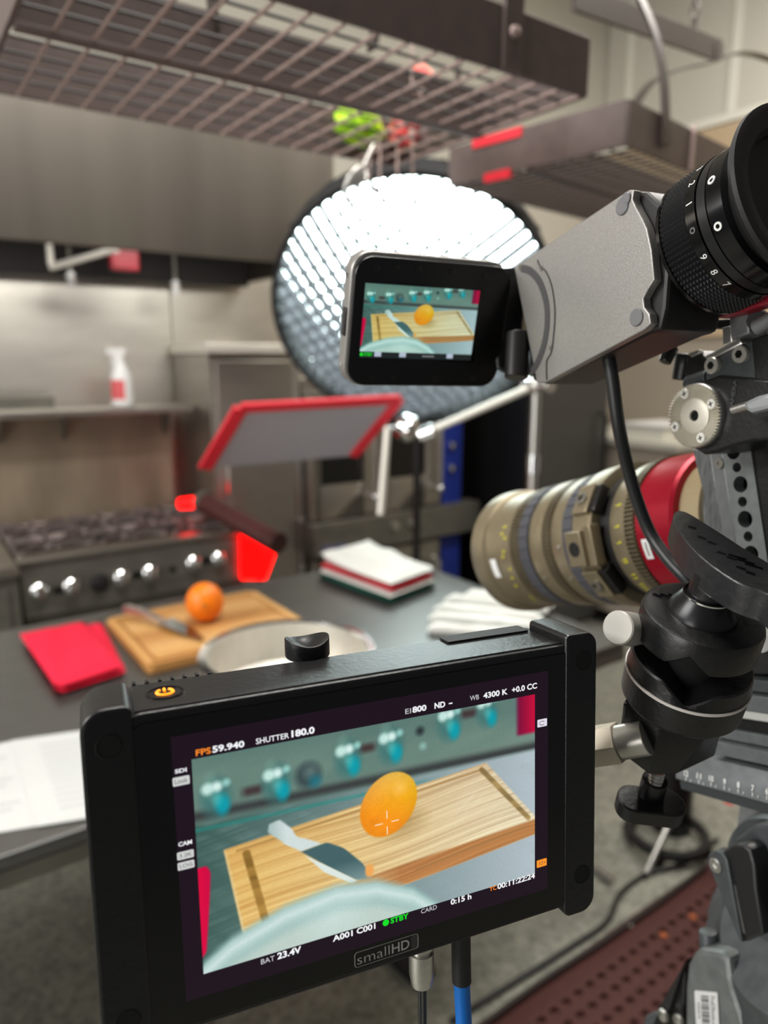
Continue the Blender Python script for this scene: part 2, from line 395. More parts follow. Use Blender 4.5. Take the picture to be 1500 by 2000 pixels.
# range
RX0, RX1, RY = .33, 1.14, 2.6
t = thing('gas_range', 'six burner stainless gas range with knobs and a high shelf', 'range', (.735, 2.95, 0))
MB().span((RX0, RY+.03, .12), (RX1, 3.28, .90)).build('body', steel_dark, t, .004)
for x in (RX0+.06, RX1-.06):
    for y in (RY+.1, 3.2): MB().cyl((x, y, 0), (x, y, .12), .02).build('leg', steel_dark, t)
MB().span((RX0-.005, RY, .735), (RX1+.005, RY+.03, .925)).build('control_panel', steel_dark, t, .004)
MB().span((RX0-.005, RY-.012, .925), (RX1+.005, RY+.07, .945)).build('front_rail', steel, t, .006)
MB().span((RX0, RY+.03, .25), (RX1, RY+.035, .70)).build('oven_door', steel_dark, t, .004)
MB().span((RX0, RY+.05, .90), (RX1, 3.28, .915)).build('cooktop', mat('sooty top', (54, 48, 44), .6, .4), t)
kb = lone_mesh(MB().lathe(axis_frame(Vector(), Vector((0, -1, 0))), [(.028, 0), (.030, .004), (.028, .009), (.022, .013), (.021, .026), (.018, .033), (.010, .037), (1e-6, .038)], 24).span((-.006, -.044, -.022), (.006, -.028, .022)), 'knob', chrome, .001)
for px, py in ((76, 1155), (140, 1145), (238, 1128), (293, 1118), (378, 1099), (427, 1091)):
    p = onY(px, py, RY); inst(kb, 'knob', t, Matrix.Translation(p))
for px, py in ((115, 1152), (267, 1122), (403, 1094)):
    p = onY(px, py, RY); MB().box(p+Vector((0, -.002, 0)), (.035, .006, .022)).build('name_plate', black, t)
p = onY(195, 1138, RY); MB().lathe(axis_frame(p, Vector((0, -1, 0))), [(.034, 0), (.034, .006), (.02, .012), (.018, .026), (1e-6, .027)], 20).build('oven_dial', vf_dark, t)
p = onY(337, 1112, RY); MB().lathe(axis_frame(p, Vector((0, -1, 0))), [(.012, 0), (.012, .003), (.008, .003), (.008, -.01), (1e-6, -.01)], 14).build('pilot_hole', dark_hole, t)
def grate():
    g = MB(); s = .125
    for k in range(4): 
        a = k*PI/2; d = Vector((math.cos(a), math.sin(a), 0))
        g.strap([d*.03+Vector((0, 0, .02)), d*.075+Vector((0, 0, .034)), d*s+Vector((0, 0, .034)), d*(s+.001)+Vector((0, 0, 0))], Vector((0, 0, 1)).cross(d), .012, .014)
        e = Vector((math.cos(a+PI/4), math.sin(a+PI/4), 0))
        g.strap([e*.05+Vector((0, 0, .022)), e*.1+Vector((0, 0, .032)), e*s*1.3+Vector((0, 0, .03)), e*s*1.31], Vector((0, 0, 1)).cross(e), .012, .014)
    for x0, y0, x1, y1 in ((-s, -s, s, -s), (-s, s, s, s), (-s, -s, -s, s), (s, -s, s, s)):
        g.tube([(x0, y0, .012), (x1, y1, .012)], .009, 6)
    return lone_mesh(g, 'grate', cast_iron)
gm = grate(); bm_ = lone_mesh(MB().lathe(axis_frame(Vector(), Vector((0, 0, 1))), [(.05, 0), (.05, .012), (.032, .02), (.03, .024), (1e-6, .025)], 18), 'burner', cast_iron)
for i in range(3):
    for j in range(2):
        M = Matrix.Translation((RX0+.135+i*.27, RY+.2+j*.3, .917)); inst(gm, 'grate', t, M); inst(bm_, 'burner', t, M)
MB().span((RX0, 3.26, .90), (1.085, 3.30, 1.375)).build('back_riser', steel_burnt, t, .004)
MB().span((RX0-.05, 3.13, 1.375), (1.155, 3.34, 1.405)).build('high_shelf', steel, t, .006)
for x in (RX0+.05, .62, 1.05): MB().prism([(x, 3.16, 1.374), (x, 3.26, 1.374), (x, 3.26, 1.27)], Vector((.012, 0, 0))).build('bracket', steel_dark, t)
MB().span((RX0-.05, 3.33, 1.405), (.62, 3.34, 1.45)).build('rear_rail', steel_dark, t, .002)

# neighbour unit to the left
t = thing('prep_counter', 'plain stainless counter unit left of the range', 'counter', (-.4, 3.0, 0))
MB().span((-1.3, RY-.02, .1), (.315, 3.35, .90)).build('body', steel_dark, t, .004)
MB().span((-1.31, RY-.04, .90), (.32, 3.36, .935)).build('worktop', steel, t, .004)
MB().span((-1.2, RY-.03, .2), (-.52, RY-.02, .85)).build('door', steel_dark, t, .003)
MB().span((-.50, RY-.03, .2), (.28, RY-.02, .85)).build('door', steel_dark, t, .003)
for x in (-1.25, .27):
    for y in (2.65, 3.3): MB().cyl((x, y, 0), (x, y, .1), .02).build('leg', steel_dark, t)

# spray bottle on shelf
p = onY(241, 800, 3.22); p.z = 1.4062
t = thing('spray_bottle', 'white plastic spray bottle with a pinkish red label on the high shelf', 'bottle', p)
F = axis_frame(p, Vector((0, 0, 1)))
MB().lathe(F, [(.040, 0), (.045, .006), (.045, .10), (.042, .13), (.025, .165), (.015, .19), (.014, .20), (1e-6, .20)], 24).build('body', bottle_white, t)
MB().lathe(F, [(.0455, .03), (.0455, .112)], 24, PI*.95, PI*2.0).build('label', bottle_label, t)
h = MB().lathe(F, [(.016, .195), (.016, .215), (.012, .22), (1e-6, .22)], 16)
h.span(p+Vector((-.052, -.011, .218)), p+Vector((.022, .011, .244))).build('sprayer_head', bottle_white, t, .005)
MB().prism([p+Vector((-.03, -.006, .218)), p+Vector((-.016, -.006, .218)), p+Vector((-.026, -.006, .17)), p+Vector((-.034, -.006, .172))], Vector((0, .012, 0))).build('trigger', bottle_white, t)

# tall stainless cabinet between range and ovens
t = thing('tall_cabinet', 'tall stainless cabinet standing between the range and the ovens', 'cabinet', (1.38, 3.1, 0))
MB().span((1.165, 2.95, .0), (1.585, 3.40, 1.63)).build('body', steel, t, .004)
MB().span((1.145, 2.93, 1.63), (1.595, 3.40, 1.672)).build('top_ledge', white_metal, t, .006)
MB().span((1.19, 2.94, .1), (1.56, 2.95, 1.60)).build('door', steel, t, .004)
MB().cyl((1.215, 2.915, .9), (1.215, 2.915, 1.2), .009).build('handle', chrome, t)
MB().span((1.565, 2.935, .0), (1.585, 2.95, 1.63)).build('edge_trim', silver, t, .002)
for z in (.86, .63): MB().lathe(axis_frame(Vector((1.57, 2.935, z)), Vector((0, -1, 0))), [(.016, 0), (.016, .012), (1e-6, .016)], 14).build('latch', chrome, t)

# double stack of convection ovens
def oven(name, label, z0, z1, ztop=False):
    t = thing(name, label, 'oven', (2.07, 3.1, z0), 'stacked convection ovens')
    MB().span((1.60, 2.92, z0+.02), (2.56, 3.38, z1)).build('body', steel_dark, t, .004)
    for (x0, x1, wx0, wx1, hx) in ((1.605, 1.985, 1.66, 1.90, 1.935), (1.99, 2.385, 2.05, 2.28, 2.345)):
        d = MB(); zz0, zz1 = z0+.17, z1-.03; wz0, wz1 = zz0+.16, zz1-.13
        d.span((x0, 2.885, zz0), (wx0, 2.92, zz1)); d.span((wx1, 2.885, zz0), (x1, 2.92, zz1)); d.span((wx0, 2.885, zz0), (wx1, 2.92, wz0)); d.span((wx0, 2.885, wz1), (wx1, 2.92, zz1))
        d = d.build('door', steel, t, .003)
        MB().span((wx0-.005, 2.90, wz0-.005), (wx1+.005, 2.915, wz1+.005)).build('window_glass', oven_black, d)
        MB().tube([(hx, 2.885, zz1-.09), (hx, 2.84, zz1-.10), (hx, 2.84, zz0+.10), (hx, 2.885, zz0+.09)], .011).build('handle', silver, d)
        MB().ball((hx, 2.838, zz0+.09), .02).build('handle_end', chrome, d)
    MB().span((2.40, 2.89, z0+.16), (2.53, 2.92, z1-.02)).build('control_strip', oven_blue, t, .003)
    for z in (z1-.30, z1-.42):
        MB().lathe(axis_frame(Vector((2.46, 2.89, z)), Vector((0, -1, 0))), [(.02, 0), (.018, .02), (1e-6, .021)], 14).build('dial', chrome, t)
    MB().span((1.59, 2.84, z0), (2.63, 2.95, z0+.16)).build('lower_ledge', steel_dark, t, .006)
    for x in (2.05, 2.16): MB().lathe(axis_frame(Vector((x, 2.84, z0+.10)), Vector((0, -1, 0))), [(.022, 0), (.02, .018), (1e-6, .019)], 14).build('ledge_knob', silver, t)
    b = MB().span((1.63, 2.837, z0+.02), (1.77, 2.841, z0+.055)).build('badge', mat('grey blue badge', (96, 100, 128), .4), t, .001)
    return t
oven('convection_oven', 'upper convection oven of the stack, above the folded towel', .69, 1.46)
o = oven('convection_oven', 'lower convection oven of the stack, partly hidden by the folded towel', -.08+.09, .69)
t = OFF
MB().span((1.6, 2.95, 1.46), (2.56, 3.38, 1.52)).build('x', steel, bpy.data.objects['convection_oven'], .004).name = 'top_cover'

# dark fridge right of the ovens, pale box on a low counter
t = thing('tall_fridge', 'tall dark fridge standing right of the ovens', 'fridge', (3.0, 3.0, 0))
MB().span((2.72, 2.62, .08), (3.36, 3.38, 1.78)).build('body', fridge_dark, t, .006)
MB().span((2.73, 2.59, .12), (3.34, 2.62, 1.76)).build('door', fridge_grey, t, .006)
MB().span((2.70, 2.585, .12), (2.735, 2.625, 1.76)).build('door_edge', fridge_dark, t, .004)
MB().tube([(3.28, 2.59, .9), (3.28, 2.55, .92), (3.28, 2.55, 1.3), (3.28, 2.59, 1.32)], .011).build('handle', black, t)
for x in (2.78, 3.3): MB().cyl((x, 2.68, 0), (x, 2.68, .08), .02).build('foot', black, t)
t = thing('side_counter', 'low pale counter against the right wall', 'counter', (3.8, 2.7, 0))
MB().span((3.5, 2.25, .1), (4.16, 3.35, 1.12)).build('body', wall_beige, t, .004)
MB().span((3.48, 2.23, 1.12), (4.17, 3.36, 1.16)).build('top', wall_pale, t, .004)
for y in (2.3, 3.3): MB().span((3.55, y-.03, 0), (4.1, y+.03, .1)).build('plinth', black, t)
t = thing('carton', 'pale carton lying on the low counter by the right wall', 'box', (3.7, 2.5, 1.16))
MB().span((3.52, 2.35, 1.16), (3.9, 2.62, 1.24)).build('body', wall_batten, t, .004)
MB().span((3.51, 2.34, 1.235), (3.91, 2.63, 1.25)).build('lid', bottle_white, t, .003)

# ================================================================== pot racks
def bar_x(x0, x1, y, z0, z1, th=.008): return MB().span((x0, y-th/2, z0), (x1, y+th/2, z1))
def rack(name, label, M, L, W, mids, pitch, wire):
    t = thing(name, label, 'pot rack', M.translation, 'hanging pot racks')
    def B(mb, nm, m, bev=.001):
        mb.v = [M @ v for v in mb.v]; return mb.build(nm, m, t, bev)
    B(MB().span((-.0, -.004, 0), (L, .004, .092)), 'side_bar', rack_brown); B(MB().span((0, W-.004, 0), (L, W+.004, .092)), 'side_bar', rack_brown)
    B(MB().span((-.004, 0, 0), (.004, W, .092)), 'end_bar', rack_brown); B(MB().span((L-.004, 0, 0), (L+.004, W, .092)), 'end_bar', rack_brown)
    for y in mids:
        B(MB().span((.004, y-.011, -.006), (L-.004, y+.011, .002)), 'centre_bar', rack_brown); B(MB().span((.004, y-.003, .002), (L-.004, y+.001, .085)), 'centre_web', rack_brown)
    ys = [0]+list(mids)+[W]
    n = int(L/pitch)
    wm = None
    for a, b in zip(ys[:-1], ys[1:]):
        me = lone_mesh(MB().tube([(0, a+.004, 0), (0, b-.004, 0)], .0029, 6), 'cross_wire', wire)
        for i in range(1, n+1):
            if i*pitch < L-.01: inst(me, 'cross_wire', t, M @ Matrix.Translation((i*pitch, 0, .0)))
        k = max(2, round((b-a)/.055))
        ml = lone_mesh(MB().tube([(.004, 0, .007), (L-.004, 0, .007)], .0025, 6), 'long_wire', wire_dark)
        for j in range(1, k): inst(ml, 'long_wire', t, M @ Matrix.Translation((0, a+(b-a)*j/k, 0)))
    return t, B
M1 = Matrix.Translation((.21, .925, 2.05))
r1, B1 = rack('pot_rack', 'nearer hanging brown pot rack seen from below at the upper left', M1, .868, .565, [.265], .0535, wire_brown)
B1(MB().span((.66, -.012, -.0), (.70, -.004, .8)), 'hanger_strap', rack_brown)
B1(MB().strap(smooth_path([(.60, .27, .10), (.63, .27, .22), (.70, .27, .32), (.80, .27, .40)], 5), Vector((0, 1, 0)), .03, .006), 'scroll_arm', rack_dark)
B1(MB().lathe(axis_frame(Vector((.68, -.012, .055)), Vector((0, -1, 0))), [(.010, 0), (.008, .006), (1e-6, .008)], 12), 'bolt', wire_brown, 0)
B1(MB().strap(smooth_path([(.30, .27, .06), (.27, .27, .3), (.18, .27, .5)], 4), Vector((0, 1, 0)), .03, .006), 'scroll_arm', rack_dark)
MB().cyl((.05+.21, 1.19, 2.1), (.05+.21, 1.19, 3.99), .006).build('suspension_rod', rack_brown, r1)
MB().cyl((.8+.21, 1.19, 2.1), (.8+.21, 1.19, 3.99), .006).build('suspension_rod', rack_brown, r1)

ang = math.radians(8.5)
M2 = Matrix.Translation((1.38, 1.068, 2.05)) @ Matrix.Rotation(ang, 4, 'Z')
r2, B2 = rack('pot_rack', 'farther hanging brown pot rack with red tape, right of the first', M2, 1.15, .50, [.25], .034, rack_dark)
m2i = M2.inverted()
X2 = lambda px, py, y: m2i @ onp(px, py, M2 @ Vector((0, y, 0)), M2.to_3x3() @ Vector((0, 1, 0)))
def pth(pp, y): return smooth_path([X2(px, py, yy) for (px, py), yy in zip(pp, y if isinstance(y, (list, tuple)) else [y]*len(pp))], 6)
B2(MB().strap(pth([(1298, 285), (1300, 235), (1296, 150), (1280, 70), (1245, -10), (1200, -60)], [-.01, -.01, 0.0, .02, .05, .08]), Vector((1, 0, 0)), .034, .007), 'scroll_arm', rack_dark)
B2(MB().strap(pth([(1240, 205), (1275, 160), (1330, 135), (1390, 122), (1430, 106), (1470, 106), (1520, 122)], [.25]*7), Vector((0, 1, 0)), .03, .006), 'scroll_arm', rack_dark)
a, b = X2(1120, -8, .25), X2(1400, 98, .25)
B2(MB().strap([a, b], Vector((0, 0, 1)), .062, .012), 'top_rail', rack_dark)
B2(MB().lathe(axis_frame(b, Vector((0, -1, 0)))@Matrix.Translation((0, 0, -.008)), [(.033, 0), (.033, .016)], 18), 'rail_end', rack_dark)
B2(MB().span((.30, -.012, 0), (.306, .0, .10)), 'seam_bar', wire_brown)
for px, py0 in ((1355, 48),):
    p = X2(px, py0, .25)
    for k in range(7):
        Mx = M2 @ Matrix.Translation(p+Vector((0, 0, .036*k))) @ Matrix.Rotation(PI/2*(k % 2), 4, 'Z') @ Matrix.Rotation(PI/2, 4, 'X') @ Matrix.Diagonal((.7, 1.3, 1, 1))
        pts = [Mx @ Vector((.017*math.cos(q), .017*math.sin(q), 0)) for q in np.linspace(0, 2*PI, 13)]
        MB().tube(pts, .0035, 6).build('chain_link', rack_brown, r2)
MB().cyl(M2 @ (p+Vector((0, 0, .25))), Vector(((M2 @ p).x, (M2 @ p).y, 3.99)), .004).build('suspension_rod', rack_brown, r2)
e0 = M2 @ Vector((-.006, .20, .088)); 
tape = MB(); tape.v = []; tape.span((-.0075, .27, .074), (.006, .42, .096)); tape.v = [M2 @ v for v in tape.v]; tape.build('red_tape', red_paint, r2)
tg = MB().span((-.0075, .30, -.012), (.006, .38, .008)); tg.v = [M2 @ v for v in tg.v]; tg.build('red_tag', red_paint, r2)

# hooks and utensils on the near rack
def hook(px, py0, py1, d, label):
    a = at(px, py0, d); b = at(px, py1, d)
    n = Vector((1, 0, 0))
    pts = [a+Vector((.0, .012, -.005)), a+Vector((0, .006, .012)), a, a*.5+b*.5, b, b+Vector((.006, 0, -.012)), b+Vector((.018, 0, -.014)), b+Vector((.024, 0, -.002))]
    tag(MB().tube(smooth_path(pts, 4), .0032, 8).build('s_hook', wire_brown), label, 'hook', 'wire hooks on the pot rack')
hook(805, 40, 165, 1.28, 'long wire hook hanging over the near bar, in front of the red bag')
hook(722, 285, 360, 1.62, 'wire hook at the left of the bunch above the lamp')
hook(742, 285, 372, 1.60, 'wire hook second from the left in the bunch above the lamp')
hook(776, 268, 355, 1.63, 'wire hook third in the bunch above the lamp')
hook(806, 262, 388, 1.60, 'longest wire hook at the right of the bunch above the lamp')
c = at(694, 362, 1.58)
w = thing('whisk', 'pale wire whisk hanging from the hooks left of the lamp', 'whisk', c)
for k in range(6):
    Mx = Matrix.Translation(c) @ Matrix.Rotation(.5, 4, 'Y') @ Matrix.Rotation(k*PI/6, 4, 'Z')
    MB().tube([Mx @ Vector((.022*math.sin(q), 0, -.045*math.cos(q))) for q in np.linspace(-2.6, 2.6, 15)], .0014, 5).build('loop', silver, w)
MB().cyl(c+Vector((.022, 0, .04)), c+Vector((.05, 0, .09)), .006).build('grip', silver, w)

def bundle(name, label, c, r, m, seed):
    random.seed(seed); b = MB().ball(c, r, None, 28, 18, .16)
    for i, v in enumerate(b.v): b.v[i] = v+Vector((random.uniform(-1, 1), random.uniform(-1, 1), random.uniform(-.4, 1)))*.004
    return tag(b.build(name, m), label, 'bag')
c = onZ(695, 250, 2.118); bundle('produce_bag', 'lime green crumpled bag resting on the wire rack', c, (.064, .056, .05), green_bundle, 1)
c = onZ(806, 258, 2.116); bundle('produce_bag', 'coral red crumpled bag on the rack right of the green one', c, (.056, .05, .045), coral_bundle, 2)
c = onZ(820, 165, 2.16); c.z = 2.13; bundle('produce_bag', 'small coral red bag higher on the rack behind the long hook', at(820, 165, 1.49), (.048, .04, .03), coral_bundle, 3)

# ================================================================== softbox lamp
SB = at(806, 588, 2.45); SN = (Vector((-.53, -.62, -.58))).normalized()
SR = .449
F = axis_frame(SB, SN) @ Matrix.Rotation(math.radians(32), 4, 'Z')
t = thing('softbox_lamp', 'large round softbox with a fabric grid glowing behind the flip screen', 'lamp', SB-Vector((0, 0, .5)))
dome = lambda r: .09*(1-(r/SR)**2)
MB().lathe(F, [(SR*q, dome(SR*q)) for q in (1, .95, .85, .7, .55, .4, .25, .12, 1e-6)], 40).build('diffuser', diffuser_m, t)
MB().ring(F, [(SR, -.02), (SR+.018, -.02), (SR+.022, .09), (SR+.006, .09)], 40).build('rim', black_cloth, t)
MB().lathe(F, [(SR+.019, -.02), (.418, -.11), (.327, -.22), (.20, -.33), (.082, -.39)], 32).build('shell', black_cloth, t)
for i in range(16):
    a = 2*PI*i/16; MB().tube([F @ Vector((r*math.cos(a), r*math.sin(a), z)) for r, z in ((SR+.022, .0), (.423, -.11), (.332, -.22), (.205, -.33), (.082, -.40))], .005, 6).build('rib', black, t)
MB().cyl(F @ Vector((0, 0, -.39)), F @ Vector((0, 0, -.56)), .07, .06, 20).build('lamp_head', black, t)
# egg crate: crossed strips that follow the dome
GD, GP = .060, .0431
for ax in range(2):
    for i in range(-10, 11):
        u = i*GP
        if abs(u) > SR-.02: continue
        hl = math.sqrt(SR**2-u*u); n = 20; vs = []; fs = []
        for q in range(n+1):
            v = -hl+2*hl*q/n; r = math.hypot(u, v); z = dome(min(r, SR))+.004
            tip = .10  # the strips fan out with the dome
            p0 = Vector((u, v, z)) if ax == 0 else Vector((v, u, z))
            sl = .2*Vector((p0.x, p0.y, 0))/SR
            p1 = p0+(Vector((0, 0, 1))+sl).normalized()*GD
            vs += [F @ p0, F @ p1]
        fs = [(2*q, 2*q+2, 2*q+3, 2*q+1) for q in range(n)]
        mb = MB().add(vs, fs); mb.build('grid_strip', grid_cloth, t, smooth=0)
q = F @ Vector((0, 0, -.50))
MB().cyl(Vector((q.x, q.y, .0)), q, .016).build('stand_pole', black, t)
MB().cyl(Vector((q.x, q.y, 0)), Vector((q.x, q.y, .02)), .2, .2, 24).build('stand_base', black, t)

# ================================================================== red edged flag on a grip stand
c = [at(470, 797, 2.215), at(780, 780, 2.400), at(690, 890, 2.560), at(400, 915, 2.380)]
nrm = (c[1]-c[0]).cross(c[3]-c[0]).normalized()
t = thing('scrim_flag', 'grey cloth flag with red taped edges held flat below the softbox', 'flag', (c[0]+c[1]+c[2]+c[3])/4)
MB().prism(c, nrm*.004).build('cloth', scrim, t)
def edge(a, b, w, nm='edge_tape'):
    MB().strap([a, b], nrm.cross(b-a), w, .014).build(nm, red_paint, t, .002)
edge(c[0], c[1], .034); edge(c[0], c[3], .045); edge(c[1], c[2], .038)
t = thing('grip_stand', 'chrome grip stand with a slanting arm holding the red edged flag', 'stand', (0, 0, 0))
g = at(796, 836, 2.420); e = at(1048, 752, 2.260)
g2 = at(825, 848, 2.400)
cm = c[1]*.5+c[2]*.5; MB().cyl(cm+(g-cm)*.25, g, .007).build('flag_pin', chrome, t)
MB().lathe(axis_frame(g-nrm*.0, (g2-g)), [(.03, -.03), (.045, -.02), (.045, .02), (.03, .03)], 20).build('grip_head', chrome, t, .002)
MB().ball(at(786, 828, 2.410), .022).build('knuckle', silver, t)
MB().cyl(g2, e, .0125).build('arm', white_metal, t)
MB().cyl(at(822, 850, 2.400), at(848, 840, 2.380), .024).build('arm_collar', chrome, t)
MB().cyl(at(757, 835, 2.380), at(743, 1005, 2.360), .0125).build('hanging_rod', white_metal, t)
MB().ball(e, .03).build('knuckle', silver, t); MB().cyl(e+Vector((.0, -.06, 0)), e+Vector((0, .05, 0)), .022).build('grip_head', chrome, t, .002)
pole = e+Vector((0, 0, -.02))
MB().cyl(Vector((pole.x, pole.y, .12)), pole+Vector((0, 0, .05)), .0145).build('pole', silver, t)
MB().cyl(pole+Vector((0, 0, -.20)), pole+Vector((0, 0, -.26)), .02).build('collar', chrome, t)
for k in range(3):
    a = 2*PI*k/3+.5; d = Vector((math.cos(a), math.sin(a), 0)); b0 = Vector((pole.x, pole.y, 0))
    MB().tube(smooth_path([b0+Vector((0, 0, .2)), b0+d*.06+Vector((0, 0, .2)), b0+d*.16+Vector((0, 0, .03)), b0+d*.42+Vector((0, 0, .016))], 5), .014).build('leg', silver, t)
OFF  # grip stand foot is at floor level

# ================================================================== red lamps by the range
t = thing('red_panel_light', 'glowing red panel lamp standing in the gap beside the range', 'lamp', (1.23, 2.66, 0))
q = [onY(470, 1044, 2.575), onY(548, 1058, 2.575), onY(520, 1132, 2.575), onY(472, 1132, 2.575)]
MB().prism(q, Vector((0, .012, 0))).build('lit_face', red_glow, t, .002)
cc = sum((v for v in q), Vector())/4
cc.x = 1.21; MB().span((cc.x-.045, 2.588, cc.z-.06), (cc.x+.04, 2.64, cc.z+.06)).build('housing', black, t, .006)
MB().cyl((cc.x, 2.62, 0), (cc.x, 2.62, cc.z), .014).build('pole', black, t); MB().cyl((cc.x, 2.62, 0), (cc.x, 2.62, .015), .05, .05, 20).build('base', black, t)
t = thing('tube_light', 'dark red tube lamp with a glowing end, slanting behind the range corner', 'lamp', at(470, 1020, 2.8))
a, b = at(398, 980, 2.95), at(545, 1062, 2.66)
MB().cyl(a, b, .042, .042, 20).build('tube', red_dark, t)
MB().cyl(at(352, 984, 2.98), a, .022, .026, 18).build('lit_end', red_glow, t)
MB().ring(axis_frame(a, b-a), [(.042, -.012), (.046, -.012), (.046, .02), (.042, .02)], 20).build('collar', steel_dark, t)

# ================================================================== prep table and what lies on it
t = thing('prep_table', 'long stainless prep table with a bare steel top', 'table', (.4, 1.55, 0))
MB().span((-1.2, 1.06, .875), (1.50, 2.05, .90)).build('tabletop', table_steel, t, .006)
MB().span((-1.2, 1.06, .845), (1.50, 1.085, .875)).build('front_apron', steel_dark, t, .003)
MB().span((-1.2, 2.025, .835), (1.50, 2.05, .875)).build('rear_apron', steel_dark, t, .003)
MB().span((1.475, 1.085, .845), (1.50, 2.025, .875)).build('end_apron', steel_dark, t, .003)
for x, y in ((-1.15, 1.12), (-1.15, 2.0), (.38, 1.16), (1.44, 1.98)):
    l = MB().cyl((x, y, .05), (x, y, .875), .02).build('leg', steel_dark, t); MB().cyl((x, y, 0), (x, y, .05), .024, .017).build('foot', black, l)
f0, f1 = onZ(838, 1918, 0), onZ(745, 1850, .12)

BZ = .9
# cutting board: base slab, planks inside the juice groove, rim strips round it
t = thing('cutting_board', 'wooden cutting board of pale and dark planks with a juice groove', 'board', (.648, 1.735, BZ))
BX0, BX1, BY0, BY1 = .432, .866, 1.548, 1.925
MB().poly(rrect(BX0, BY0, BX1, BY1, .016), BZ, BZ+.016, Matrix.Identity(4)).build('base_slab', wood_a[1], t, .002)
g = .030
for i in range(9):
    y0 = BY0+g+(BY1-BY0-2*g)*i/9; y1 = BY0+g+(BY1-BY0-2*g)*(i+1)/9
    MB().span((BX0+g, y0+.0003, BZ+.016), (BX1-g, y1-.0003, BZ+.022)).build('plank', wood_a[(i*2) % 5], t, .0006)
h = .021
MB().span((BX0+.001, BY0+.012, BZ+.016), (BX0+h, BY1-.012, BZ+.022)).build('rim_strip', wood_a[0], t, .0015)
MB().span((BX1-h, BY0+.012, BZ+.016), (BX1-.001, BY1-.012, BZ+.022)).build('rim_strip', wood_a[2], t, .0015)
MB().span((BX0+.014, BY0+.001, BZ+.016), (BX1-.014, BY0+h, BZ+.022)).build('rim_strip', wood_a[3], t, .0015)
MB().span((BX0+.014, BY1-h, BZ+.016), (BX1-.014, BY1-.001, BZ+.022)).build('rim_strip', wood_a[4], t, .0015)
# orange
p = onZ(402, 1212, BZ+.022); p.z = BZ+.022
t = thing('orange', 'whole orange standing on the cutting board', 'orange', p)
b = MB().ball(p+Vector((0, 0, .052)), (.049, .049, .052), None, 32, 20)
b.build('fruit', orange_m, t); MB().lathe(axis_frame(p+Vector((-.02, -.045, .06)), Vector((-.4, -1, .1))), [(.005, 0), (.003, .003), (1e-6, .004)], 8).build('stem_scar', mat('stem', (150, 120, 50), .7), t)
# knife
kz = BZ+.022
h0 = onZ(244, 1186, kz+.03); h1 = onZ(315, 1216, kz+.012); t0 = onZ(395, 1252, kz+.003)
t = thing('chef_knife', 'steel chef knife lying over the left of the cutting board', 'knife', (h0.x, h0.y, BZ+.02))
d = (h1-h0).normalized(); sd = Vector((0, 0, 1)).cross(d).normalized()
pts = [h0, h0+d*.03, h0*.5+h1*.5, h1]
hb = MB().strap(smooth_path([h0+Vector((0, 0, -.004)), h0+d*.02, (h0+h1)/2+Vector((0, 0, .004)), h1], 6), Vector((0, 0, 1)), .021, .017).build('handle', silver, t, .005)
MB().prism([h1-sd*.011+Vector((0, 0, .004)), h1+sd*.024+Vector((0, 0, -.002)), h1+sd*.024+d*.018+Vector((0, 0, -.002)), h1-sd*.011+d*.018+Vector((0, 0, .004))], Vector((0, 0, .005))).build('bolster', silver, t, .001)
bd = (t0-h1).normalized(); bs = Vector((0, 0, 1)).cross(bd).normalized()
bl = [h1-bs*.010, h1+bs*.034, h1+bd*.09+bs*.03, t0+bs*.006, t0-bs*.002, h1+bd*.10-bs*.012]
MB().prism([v+Vector((0, 0, .002)) for v in bl], Vector((0, 0, .002))).build('blade', knife_m, t)

# red towel folded in two layers
q = [onZ(38, 1240, BZ+.02), onZ(162, 1215, BZ+.02), onZ(243, 1302, BZ+.02), onZ(110, 1345, BZ+.02)]
def cloth_slab(q, z, h, n=14, wob=.004, seed=0):
    rnd = random.Random(seed); ph = [rnd.uniform(0, 6) for _ in range(6)]; mb = MB(); vs = []; fs = []
    for s in (0, 1):
        for j in range(n+1):
            for i in range(n+1):
                u, v = i/n, j/n
                p = q[0]*(1-u)*(1-v)+q[1]*u*(1-v)+q[2]*u*v+q[3]*(1-u)*v
                ed = min(u, 1-u, v, 1-v); rr = math.sqrt(max(0, 1-(1-min(1, ed*7))**2))
                wv = wob*(math.sin(u*7+ph[0])*math.cos(v*5+ph[1])+.5*math.sin(u*15+v*9+ph[2]))
                vs.append(Vector((p.x, p.y, z+(h*.5+h*.5*rr*(1 if s else -1))+(wv*rr if s else 0))))
    N = (n+1)**2
    for j in range(n):
        for i in range(n):
            a = j*(n+1)+i; fs += [(a, a+n+1, a+n+2, a+1), (a+N, a+N+1, a+N+n+2, a+N+n+1)]
    rim = [i for i in range(n+1)]+[j*(n+1)+n for j in range(1, n+1)]+[n*(n+1)+i for i in range(n-1, -1, -1)]+[j*(n+1) for j in range(n-1, 0, -1)]
    for k in range(len(rim)):
        a, b = rim[k], rim[(k+1) % len(rim)]; fs.append((a, b, b+N, a+N))
    return mb.add(vs, fs)
t = thing('red_towel', 'red terry towel folded flat beside the cutting board', 'towel', (.26, 1.76, BZ))
q2 = [onZ(60, 1240, BZ+.01), onZ(198, 1213, BZ+.01), onZ(246, 1310, BZ+.01), onZ(112, 1353, BZ+.01)]
cloth_slab(q2, BZ+.0005, .014, seed=1).build('lower_fold', red_cloth, t, smooth=60)
cloth_slab(q, BZ+.014, .016, seed=2).build('upper_fold', red_cloth, t, smooth=60)

